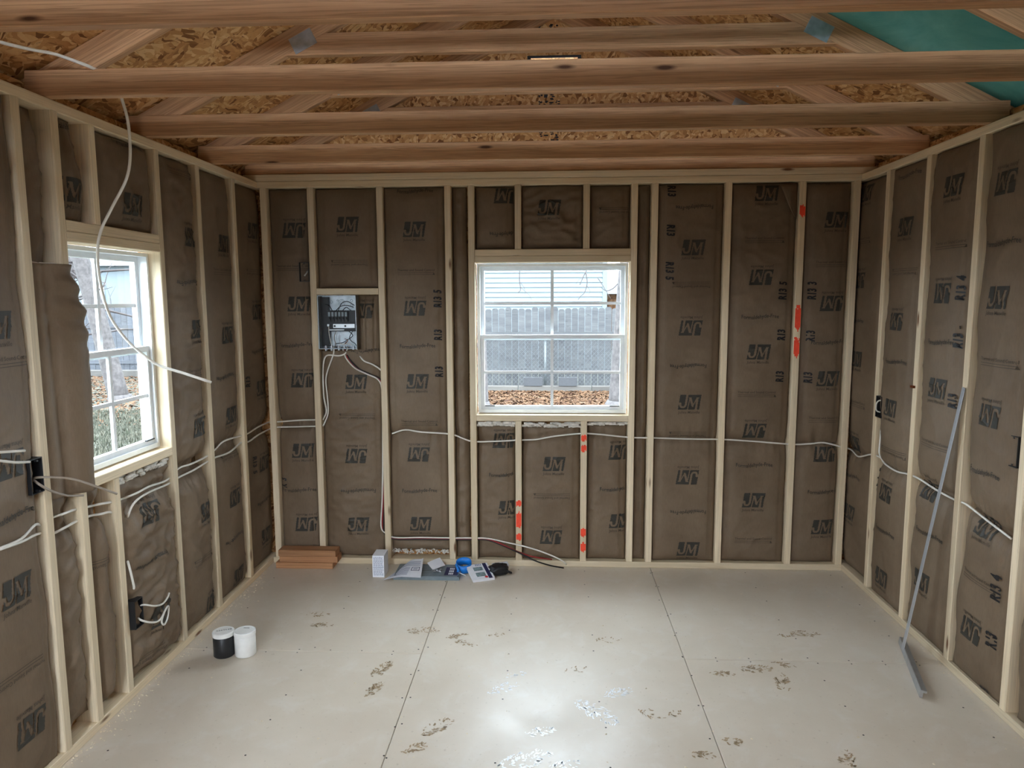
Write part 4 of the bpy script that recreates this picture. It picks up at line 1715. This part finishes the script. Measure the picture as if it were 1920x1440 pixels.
# blue roll of tape / strap
root = tag(empty('blue_strap', (-.505, 4.135, 0)), 'bright blue plastic strap roll standing beside the panel cover', 'strap')
v, f = [], []
n = 36
for i in range(n):
    a = 2 * math.pi * i / n
    for (r, z) in ((.040, .004), (.043, .004), (.043, .050), (.040, .050)):
        v.append((r * 1.1 * math.cos(a) + .0, r * .8 * math.sin(a), z + .016 * math.sin(a) + .017))
for i in range(n):
    for k in range(4):
        f.append((i * 4 + k, ((i + 1) % n) * 4 + k, ((i + 1) % n) * 4 + (k + 1) % 4, i * 4 + (k + 1) % 4))
mobj('strap_coil', v, f, 'blue', root, True)
MB().tube([(-.040, -.045, .004), (-.028, -.05, .030), (-.036, -.040, .048), (-.044, -.02, .056)], .008, 8, sub=6).build('strap_tail', 'blue', root, True)
MB().tube([(-.035, -.062, .010), (-.02, -.066, .022), (.004, -.068, .014), (.02, -.07, .006)], .0018, 6, sub=5).build('strap_string', 'paper', root, True)

# printed package lying tilted
pk = tag(empty('hardware_package', (-.40, 4.075, 0)), 'white printed package with grey photos and a dark stripe lying on the floor', 'package')
rz = math.radians(22)
R_ = Matrix.Rotation(rz, 4, 'Z') @ Matrix.Rotation(math.radians(12), 4, 'X')
mt = Matrix.Translation((0, 0, .021)) @ R_
MB().box((-.066, -.080, -.004), (.066, .080, .012)).build('package_body', 'paper', pk, matrix=mt)
MB().box((.032, -.080, .012), (.054, .080, .0128)).build('dark_stripe', 'navy', pk, matrix=mt)
m_ = MB().box((-.034, .008, .012), (.022, .046, .0127)).box((-.034, -.052, .012), (.022, -.012, .0127))
m_.build('photo_print', 'photo_grey', pk, matrix=mt)
m_ = MB()
for k in range(4):
    m_.box((-.012 + k * .010, .056, .012), (-.007 + k * .010, .078, .0127))
m_.build('title_print', 'paper_ink', pk, matrix=mt)
MB().lathe([(.010, .012), (.010, .0128)], 16, (.020, -.062)).build('red_badge', 'red_print', pk, matrix=mt)
m_ = MB().box((-.05, -.02, 0), (.05, .02, .002))
o = m_.build('product_card', 'paper')
o.location = (-.285, 4.165, .0405)
o.rotation_euler = (math.radians(18), 0, math.radians(20))
tag(o, 'small white card tucked behind the black pouch', 'card')

# black pouch: crumpled soft sheet volume
v, f = [], []
nu, nv = 26, 18
for j in range(nv):
    for i in range(nu):
        th = math.pi * (j / (nv - 1)) - math.pi / 2
        ph = 2 * math.pi * i / nu
        p = Vector((math.cos(th) * math.cos(ph), math.cos(th) * math.sin(ph), math.sin(th)))
        q = Vector((abs(p.x) ** .75 * (1 if p.x > 0 else -1) * .062, abs(p.y) ** .8 * (1 if p.y > 0 else -1) * .045, p.z * .034))
        k = 1 + .22 * noise.noise(p * 2.4 + Vector((3, 1, 7))) + .10 * noise.noise(p * 7)
        q = q * k
        v.append((q.x, q.y, max(.001, q.z + .030)))
for j in range(nv - 1):
    for i in range(nu):
        f.append((j * nu + i, j * nu + (i + 1) % nu, (j + 1) * nu + (i + 1) % nu, (j + 1) * nu + i))
pouch = tag(empty('black_pouch', (-.295, 4.115, 0)), 'crumpled black cloth pouch on the floor beside the printed package', 'pouch')
mobj('pouch_body', v, f, 'black_plastic', pouch, True, matrix=Matrix.Rotation(math.radians(18), 4, 'Z'))
MB().tube([(.045, -.01, .03), (.065, -.015, .022), (.078, .0, .010), (.070, .012, .006)], .007, 7, sub=5).build('drawstring', 'cable_black', pouch, True)

# ------------------------------------------------------------------ marks and debris on the floor
rs = random.Random(21)


def footprint(px, py, L, ang, mat, n=46, wid=.42):
    x, y = onF(px, py)
    m_ = MB()
    ca, sa = math.cos(ang), math.sin(ang)
    for k in range(int(n * 1.7)):
        for _ in range(20):
            a, b_ = rs.uniform(-1, 1), rs.uniform(-1, 1)
            if a * a + b_ * b_ < 1 and rs.random() > .25 * abs(a):
                break
        lx, ly = a * L / 2, b_ * L / 2 * wid
        if noise.noise(Vector((lx * 45, ly * 45, px * .1))) < -.12:
            continue
        w1, w2 = rs.uniform(.003, .010), rs.uniform(.0012, .0035)
        t = rs.uniform(-.5, .5) + (1.2 if b_ > 0 else -1.2) * .6
        pts = []
        for cx_, cy_ in ((-1, 0), (-.4, -1), (.5, -.9), (1, .1), (.4, 1), (-.5, .8)):
            dx, dy = cx_ * w1, cy_ * w2
            xx, yy = lx + dx * math.cos(t) - dy * math.sin(t), ly + dx * math.sin(t) + dy * math.cos(t)
            pts.append((x + xx * ca - yy * sa, y + xx * sa + yy * ca, .0006 + .0002 * (k % 3)))
        m_.add(pts, [(0, 1, 2, 3, 4, 5)])
    m_.build('footprint_mark', mat, floor)


for a in ((597, 1152, .13, .1, 'mud'), (603, 1172, .12, .1, 'mud'), (716, 1255, .15, 1.2, 'mud', 90), (700, 1293, .12, 1.2, 'mud', 70), (795, 1182, .17, .15, 'mud', 60), (857, 1193, .11, .3, 'mud'),
          (875, 1206, .13, -.3, 'mud', 30), (1512, 1188, .15, -.1, 'mud', 70), (1475, 1191, .10, .1, 'mud', 40), (1418, 1254, .15, .1, 'mud', 90), (1355, 1263, .11, 0, 'mud', 60), (1467, 1247, .11, -.2, 'mud', 50),
          (1468, 1279, .16, 1.3, 'mud', 80), (822, 1362, .16, .8, 'mud', 50), (780, 1402, .12, .5, 'mud', 40), (1218, 1338, .12, -.9, 'mud', 30), (1262, 1340, .10, .4, 'mud', 20), (1590, 1428, .14, 1.3, 'mud', 60),
          (1375, 1391, .11, -.2, 'mud', 40), (1318, 1416, .10, 0, 'mud', 40), (1160, 1298, .15, .5, 'chalk', 60), (1118, 1335, .22, -.8, 'chalk', 150), (1012, 1372, .12, .3, 'chalk', 60), (945, 1290, .16, .6, 'chalk', 70),
          (965, 1265, .10, .4, 'chalk', 30), (985, 1425, .22, .5, 'chalk', 120), (1140, 1200, .14, .2, 'mud', 18), (1085, 1255, .14, .4, 'mud', 16), (1060, 1435, .12, .3, 'chalk', 50), (930, 1190, .10, .2, 'mud', 16)):
    footprint(*a)
# screw heads along the seams (too many and too small to pick out)
m_ = MB()
for y in np.arange(-.9, 4.2, .2035):
    for x in (S1 - .012, S1 + .012, S2 - .012, S2 + .012, -1.62, 1.68, -.18, .22, -1.1, 1.2):
        if rs.random() < .8:
            xx, yy = x + rs.uniform(-.01, .01), y + rs.uniform(-.03, .03)
            m_.add([(xx + .0042 * math.cos(k * math.pi / 3), yy + .0042 * math.sin(k * math.pi / 3), .0007) for k in range(6)], [(0, 1, 2, 3, 4, 5)])
for x in np.arange(XL + .1, XR, .15):
    for yy in (3.12, 3.15):
        if abs(x) > .62 and rs.random() < .7:
            m_.add([(x + .0038 * math.cos(k * math.pi / 3), yy + .0038 * math.sin(k * math.pi / 3), .0007) for k in range(6)], [(0, 1, 2, 3, 4, 5)])
o = m_.build('screw_heads', 'screw', floor)
o['kind'] = 'stuff'
m_ = MB()


def crumb(x, y, s_, z=0):
    a = rs.uniform(0, 3.14)
    l_, w_ = s_, s_ * rs.uniform(.3, .9)
    c_, n_ = math.cos(a), math.sin(a)
    b_ = [(x + dx * c_ - dy * n_, y + dx * n_ + dy * c_) for dx, dy in ((-l_, -w_), (l_, -w_), (l_, w_), (-l_, w_))]
    h_ = s_ * rs.uniform(.4, .9)
    m_.add([(p[0], p[1], z + .0002) for p in b_] + [(x, y, z + h_)], [(0, 1, 4), (1, 2, 4), (2, 3, 4), (3, 0, 4), (3, 2, 1, 0)])


for k in range(300):
    crumb(rs.uniform(XL + .05, XR - .05), rs.uniform(1.9, 4.2), rs.choice((.0015, .002, .002, .003, .0045)))
for k in range(420):
    crumb(XL + abs(rs.gauss(0, .03)) + .004, rs.uniform(1.9, 4.1), rs.uniform(.0015, .004))
for k in range(220):
    crumb(XR - abs(rs.gauss(0, .02)) - .004, rs.uniform(2.2, 4.2), rs.uniform(.0012, .003))
for k in range(140):
    crumb(rs.uniform(.8, 1.75), D - abs(rs.gauss(0, .012)) - .004, rs.uniform(.0012, .003))
o = m_.build('sawdust_crumbs', 'chip')
tag(o, 'scattered sawdust crumbs and pale wood chips on the floor', 'debris', kind='stuff')

# ------------------------------------------------------------------ outside
GZ = -.30
gnd = tag(mobj('ground', [(-60, -40, GZ), (60, -40, GZ), (60, 70, GZ), (-60, 70, GZ)], [(0, 1, 2, 3)], 'ground'), kind='structure')


def pickets(root, x0, x1, y, top, wd, mat, axis='x', base=GZ):
    rs_ = random.Random(int(y * 10))
    n_ = int((x1 - x0) / (wd + .008))
    for k in range(n_):
        a = x0 + k * (wd + .008)
        t = top + rs_.uniform(-.025, .025)
        c_ = .03
        prof = [(a, base), (a + wd, base), (a + wd, t - c_), (a + wd - c_, t), (a + c_, t), (a, t - c_)]
        yy = y + rs_.uniform(-.004, .004)
        if axis == 'x':
            v_ = [(p, yy, q) for p, q in prof] + [(p, yy + .018, q) for p, q in prof]
        else:
            v_ = [(yy, p, q) for p, q in prof] + [(yy - .018, p, q) for p, q in prof]
        v_ = [tuple(Vector(q) - root.location) for q in v_]
        f_ = [tuple(range(6)), tuple(range(11, 5, -1))] + [(i, 6 + i, 6 + (i + 1) % 6, (i + 1) % 6) for i in range(6)]
        mobj('picket', v_, f_, mat, root)


FY = 15.4
fr = tag(empty('picket_fence', (0, FY, GZ)), 'weathered grey picket fence seen through the back window', 'fence')
pickets(fr, -3.2, 3.4, FY, 1.44, .135, 'fence')
for z in (.88, .1):
    MB().box((-3.2, -.045, z - GZ - .05), (3.4, -.004, z - GZ + .05)).build('rail', 'fence', fr)
# chain-link fence in front of it
cf = tag(empty('chain_link_fence', (0, FY - .35, GZ)), 'low chain-link fence with a steel top rail in front of the pickets', 'fence')
ztop = .80 - GZ
MB().tube([(-3.3, 0, ztop), (0, 0, ztop), (3.4, 0, ztop)], .022, 8, sub=1).build('top_rail', 'wire_mesh', cf, True)
for x in (-2.4, -.05, 2.3):
    MB().tube([(x, .03, 0), (x, .03, ztop / 2), (x, .03, ztop + .03)], .028, 8, sub=1).build('post', 'wire_mesh', cf, True)
m_ = MB()
st = .085
k = -3.3 - ztop
while k < 3.4:
    for s_ in (1, -1):
        a, b_ = (k, k + ztop * .9) if s_ > 0 else (k + ztop * .9, k)
        m_.tube([(a, 0, .02), ((a + b_) / 2, 0, ztop / 2), (b_, 0, ztop)], .0028, 3, sub=0)
    k += st
o = m_.build('wire_netting', 'wire_mesh', cf)
o['kind'] = 'stuff'
# low timbers and blocks at the fence foot
for k, (x0, x1) in enumerate(((-3.0, -.62), (-.6, .9), (.92, 3.2))):
    o = board('landscape_timber', (x0, FY - .62, GZ + .07), (x1, FY - .62, GZ + .07), (0, 0, 1), .14, .12, 'timber', ch=.012)
    tag(o, ('weathered landscape timber ending behind the rough grey trunk', 'weathered landscape timber carrying the dark concrete blocks', 'weathered landscape timber ending behind the broad mossy trunk')[k], 'timber', 'landscape timbers by the fence')
for x in (-.30, .42):
    rt = tag(empty('concrete_block', (x, FY - .64, GZ + .142)), 'dark concrete block on the timbers nearer the %s trunk' % ('rough grey' if x < 0 else 'broad mossy'), 'block', 'concrete blocks on the timbers')
    m_ = MB()
    m_.box((-.19, -.06, 0), (.19, -.03, .17)).box((-.19, .03, 0), (.19, .06, .17))
    for q in (-.19, -.015, .16):
        m_.box((q, -.03, 0), (q + .03, .03, .17))
    m_.build('block_body', 'block', rt)

# neighbour's house
hs = tag(empty('neighbour_house', (-1.2, 19.5, GZ)), 'pale clapboard house wall beyond the picket fence', 'house')
m_ = MB().box((-8.5, .02, 0), (2.75, 6, 4.2))
m_.build('house_core', 'siding', hs)
zz = .3
while zz < 4.2:
    v_ = [(-8.5, -.002, zz), (2.7, -.002, zz), (2.7, -.034, zz), (-8.5, -.034, zz), (-8.5, .018, zz + .135), (2.7, .018, zz + .135), (2.7, -.002, zz + .135), (-8.5, -.002, zz + .135)]
    mobj('siding_board', v_, [(0, 1, 2, 3), (4, 7, 6, 5), (3, 2, 6, 7), (1, 0, 4, 5), (2, 1, 5, 6), (0, 3, 7, 4)], 'siding', hs)
    zz += .13
MB().box((2.68, -.04, 0), (2.80, .10, 4.2)).build('corner_trim', 'siding', hs)
MB().box((-8.8, -.5, 4.2), (3.1, 6.5, 4.4)).build('roof_edge', 'roof_shingle', hs)
h2 = tag(empty('tan_shed', (3.2, 27, GZ)), 'distant low tan shed between the house corner and the tree', 'shed')
MB().box((-1.6, 0, 0), (1.9, 3, 2.1)).build('shed_wall', 'leaf', h2)
v_ = [(-1.8, -.3, 2.1), (2.1, -.3, 2.1), (2.1, 3.3, 2.1), (-1.8, 3.3, 2.1), (-1.8, 1.5, 3.0), (2.1, 1.5, 3.0)]
mobj('shed_roof', v_, [(0, 1, 5, 4), (2, 3, 4, 5), (3, 0, 4), (1, 2, 5), (3, 2, 1, 0)], 'roof_shingle', h2)


def tree(label, base, h_, r, lean=(0, 0), seed=1, levels=3, nb=7, first=.35, droop=0):
    rs_ = random.Random(seed)
    root_ = tag(empty('bare_tree', base), label, 'tree')
    tm, bm = MB(), MB()
    top = Vector((lean[0], lean[1], h_))
    pts = [Vector((0, 0, -.05)), top * .3 + Vector((rs_.uniform(-.1, .1), rs_.uniform(-.1, .1), 0)), top * .65 + Vector((rs_.uniform(-.15, .15), rs_.uniform(-.15, .15), 0)), top]
    tm.tube([Vector((0, 0, -.05)), Vector((0, 0, .12))], r * 1.5, 12, taper=r * 1.05, sub=3)
    tm.tube(pts, r, 12, taper=r * .35, sub=8)

    def branch(p, d, L, rr, lev):
        n_ = 4
        q = [p]
        dd = d.copy()
        for i in range(n_):
            dd = (dd + Vector((rs_.uniform(-.35, .35), rs_.uniform(-.35, .35), rs_.uniform(-.2, .3) - droop))).normalized()
            q.append(q[-1] + dd * L / n_)
        bm.tube(q, rr, 5 if lev > 1 else 4, taper=rr * .4, sub=2)
        if lev > 0:
            for i in range(nb - 2):
                k_ = rs_.randint(1, n_)
                nd = (dd + Vector((rs_.uniform(-1, 1), rs_.uniform(-1, 1), rs_.uniform(-.6, .8)))).normalized()
                branch(q[k_], nd, L * rs_.uniform(.4, .65), rr * .5, lev - 1)
    sp = spline(pts, 8)
    for i in range(nb + 3):
        k_ = int(len(sp) * rs_.uniform(first, .98))
        d = Vector((rs_.uniform(-1, 1), rs_.uniform(-1, 1), rs_.uniform(-.1, .9))).normalized()
        branch(sp[min(k_, len(sp) - 1)], d, h_ * rs_.uniform(.25, .45), r * .32, levels - 1)
    tm.build('trunk', 'bark', root_, True)
    bm.build('branches', 'twig', root_, True)
    return root_


def at(px, py, y):
    x, z = onB(px, py, y)
    return (x, y, GZ)


tree('rough grey tree trunk close against one jamb of back window view, near timbers', at(903, 740, 12.6), 6.5, .13, (.1, .3), 4, 2, 5, .6)
tree('broad mossy tree trunk beside the chain-link fence', at(1164, 740, 12.8), 7, .23, (.25, .2), 5, 2, 5, .6)
# twigs hanging in front of the house: two low limbs of a tree standing outside the view
rt = tag(empty('hanging_branch', at(1000, 740, 14)), 'bare limb with two drooping twigs hanging in front of the pale house', 'branch')
m_ = MB()
rs = random.Random(14)


def twig(pxs, r, y=14.0):
    pts_ = []
    for q in pxs:
        x, z = onB(q[0], q[1], y)
        pts_.append(Vector((x, y, z)) - rt.location)
    m_.tube(pts_, r, 5, taper=r * .5, sub=4)


twig([(880, 420), (940, 440), (976, 470), (975, 500), (974, 525), (976, 543), (971, 549)], .014)
twig([(976, 538), (984, 546), (992, 553), (997, 562)], .006)
twig([(976, 530), (983, 540), (985, 552)], .006)
twig([(976, 470), (1040, 440), (1085, 460), (1100, 500), (1094, 518), (1087, 534)], .014)
twig([(1098, 510), (1101, 530), (1096, 548), (1088, 556), (1084, 562)], .011)
twig([(1092, 520), (1085, 525), (1080, 533)], .005)
twig([(1100, 535), (1106, 545), (1104, 552)], .005)
twig([(1200, 470), (1160, 530), (1140, 545), (1128, 540)], .012)
twig([(1120, 520), (1130, 535), (1145, 560)], .009)
m_.build('twigs', 'twig', rt, True)

# side window view: trees, dark fence, leaves
def atL(px, py):
    x, y = onF(px, py, GZ)
    return (x, y, GZ)


tree('large leaning tree with forked limbs seen through the side window', (-8.35, 13.4, GZ), 9.0, .19, (-1.6, -.5), 8, 3, 7, .18)
tree('slender tree behind the large leaning one in the side window view', (-9.7, 14.2, GZ), 7, .09, (.3, -.4), 9, 3, 6, .2)
tree('thin bushy tree in front of the dark fence in the side window view', (-10.6, 15.8, GZ), 5, .06, (-.4, .2), 10, 3, 5, .2)
fr = tag(empty('board_fence', (-12.5, 18.6, GZ)), 'dark weathered board fence behind the trees in the side window view', 'fence')
pickets(fr, -19, -6.5, 18.6, 1.55, .15, 'dark_fence')
for z in (.25, 1.2):
    MB().box((-6.5, -.05, z), (6.0, -.004, z + .09)).build('rail', 'dark_fence', fr)
o = board('sleeper_timber', (-16.5, 17.6, GZ + .09), (-7.5, 17.6, GZ + .09), (0, 0, 1), .18, .16, 'timber', ch=.015)
tag(o, 'long low timber edging in front of the dark board fence', 'timber')
h3 = tag(empty('far_house', (-17, 26, GZ)), 'white house showing above the dark board fence', 'house')
MB().box((-6, 0, 0), (5, 6, 3.2)).build('house_wall', 'siding', h3)
for x in (-3.6, -.4, 2.2):
    fw = MB().box((x, -.03, 1.5), (x + .9, .02, 2.5)).build('house_window', 'grey_steel', h3)
    MB().box((x + .06, -.04, 1.56), (x + .84, -.03, 2.44)).build('pane', 'grey_steel', fw)
v_ = [(-6.4, -.4, 3.2), (5.4, -.4, 3.2), (5.4, 6.4, 3.2), (-6.4, 6.4, 3.2), (-6.4, 3, 5), (5.4, 3, 5)]
mobj('house_roof', v_, [(0, 1, 5, 4), (2, 3, 4, 5), (3, 0, 4), (1, 2, 5), (3, 2, 1, 0)], 'roof_shingle', h3)

# fallen leaves and grass blades (nobody could count them)
def leaves(name, n_, xr, yr, smin, smax, mat, label, cat, upright=False, dens=None):
    r_ = np.random.RandomState(n_)
    c_ = np.stack([r_.uniform(*xr, n_), r_.uniform(*yr, n_)], 1)
    if dens is not None:
        c_ = c_[dens(c_[:, 0], c_[:, 1], r_)]
    k_ = len(c_)
    a = r_.uniform(0, 6.28, k_)
    s_ = r_.uniform(smin, smax, k_)
    tl = r_.uniform(-.5, .5, (k_, 2))
    v_ = np.zeros((k_, 4, 3))
    if upright:
        for i, (dx, dz) in enumerate(((-.12, 0), (.12, 0), (.05, .8), (-.02, 1.0))):
            v_[:, i, 0] = c_[:, 0] + dx * s_ * np.cos(a) + dz * s_ * tl[:, 0]
            v_[:, i, 1] = c_[:, 1] + dx * s_ * np.sin(a) + dz * s_ * tl[:, 1]
            v_[:, i, 2] = GZ + dz * s_
    else:
        for i, (dx, dy) in enumerate(((-1, 0), (0, -.55), (1, 0), (0, .55))):
            x = dx * s_ * np.cos(a) - dy * s_ * np.sin(a)
            y = dx * s_ * np.sin(a) + dy * s_ * np.cos(a)
            v_[:, i, 0] = c_[:, 0] + x
            v_[:, i, 1] = c_[:, 1] + y
            v_[:, i, 2] = GZ + .02 + x * tl[:, 0] + y * tl[:, 1] + s_ * .5
    me = bpy.data.meshes.new(name)
    me.from_pydata(v_.reshape(-1, 3).tolist(), [], np.arange(k_ * 4).reshape(-1, 4).tolist())
    me.materials.append(M[mat])
    o_ = bpy.data.objects.new(name, me)
    COL.objects.link(o_)
    tag(o_, label, cat, kind='stuff')


leaves('fallen_leaves', 42000, (-3.2, 3.4), (11.3, 14.7), .016, .045, 'leaf', 'drift of orange-brown fallen leaves before the chain-link fence', 'leaves')
leaves('fallen_leaves', 24000, (-15, -4.6), (10.2, 17.4), .02, .05, 'leaf', 'brown leaf litter around the trees outside the side window', 'leaves',
       dens=lambda x, y, r_: r_.uniform(0, 1, len(x)) < np.clip((y - 10.2) / 2.4, 0, 1))
M['grass'] = leaf_mat('dormant_grass', srgb(50, 53, 43), srgb(63, 63, 55), srgb(74, 72, 62))
leaves('grass_blades', 30000, (-8, -3.4), (5.8, 12), .04, .10, 'grass', 'short dormant grass outside the side window', 'grass', True)
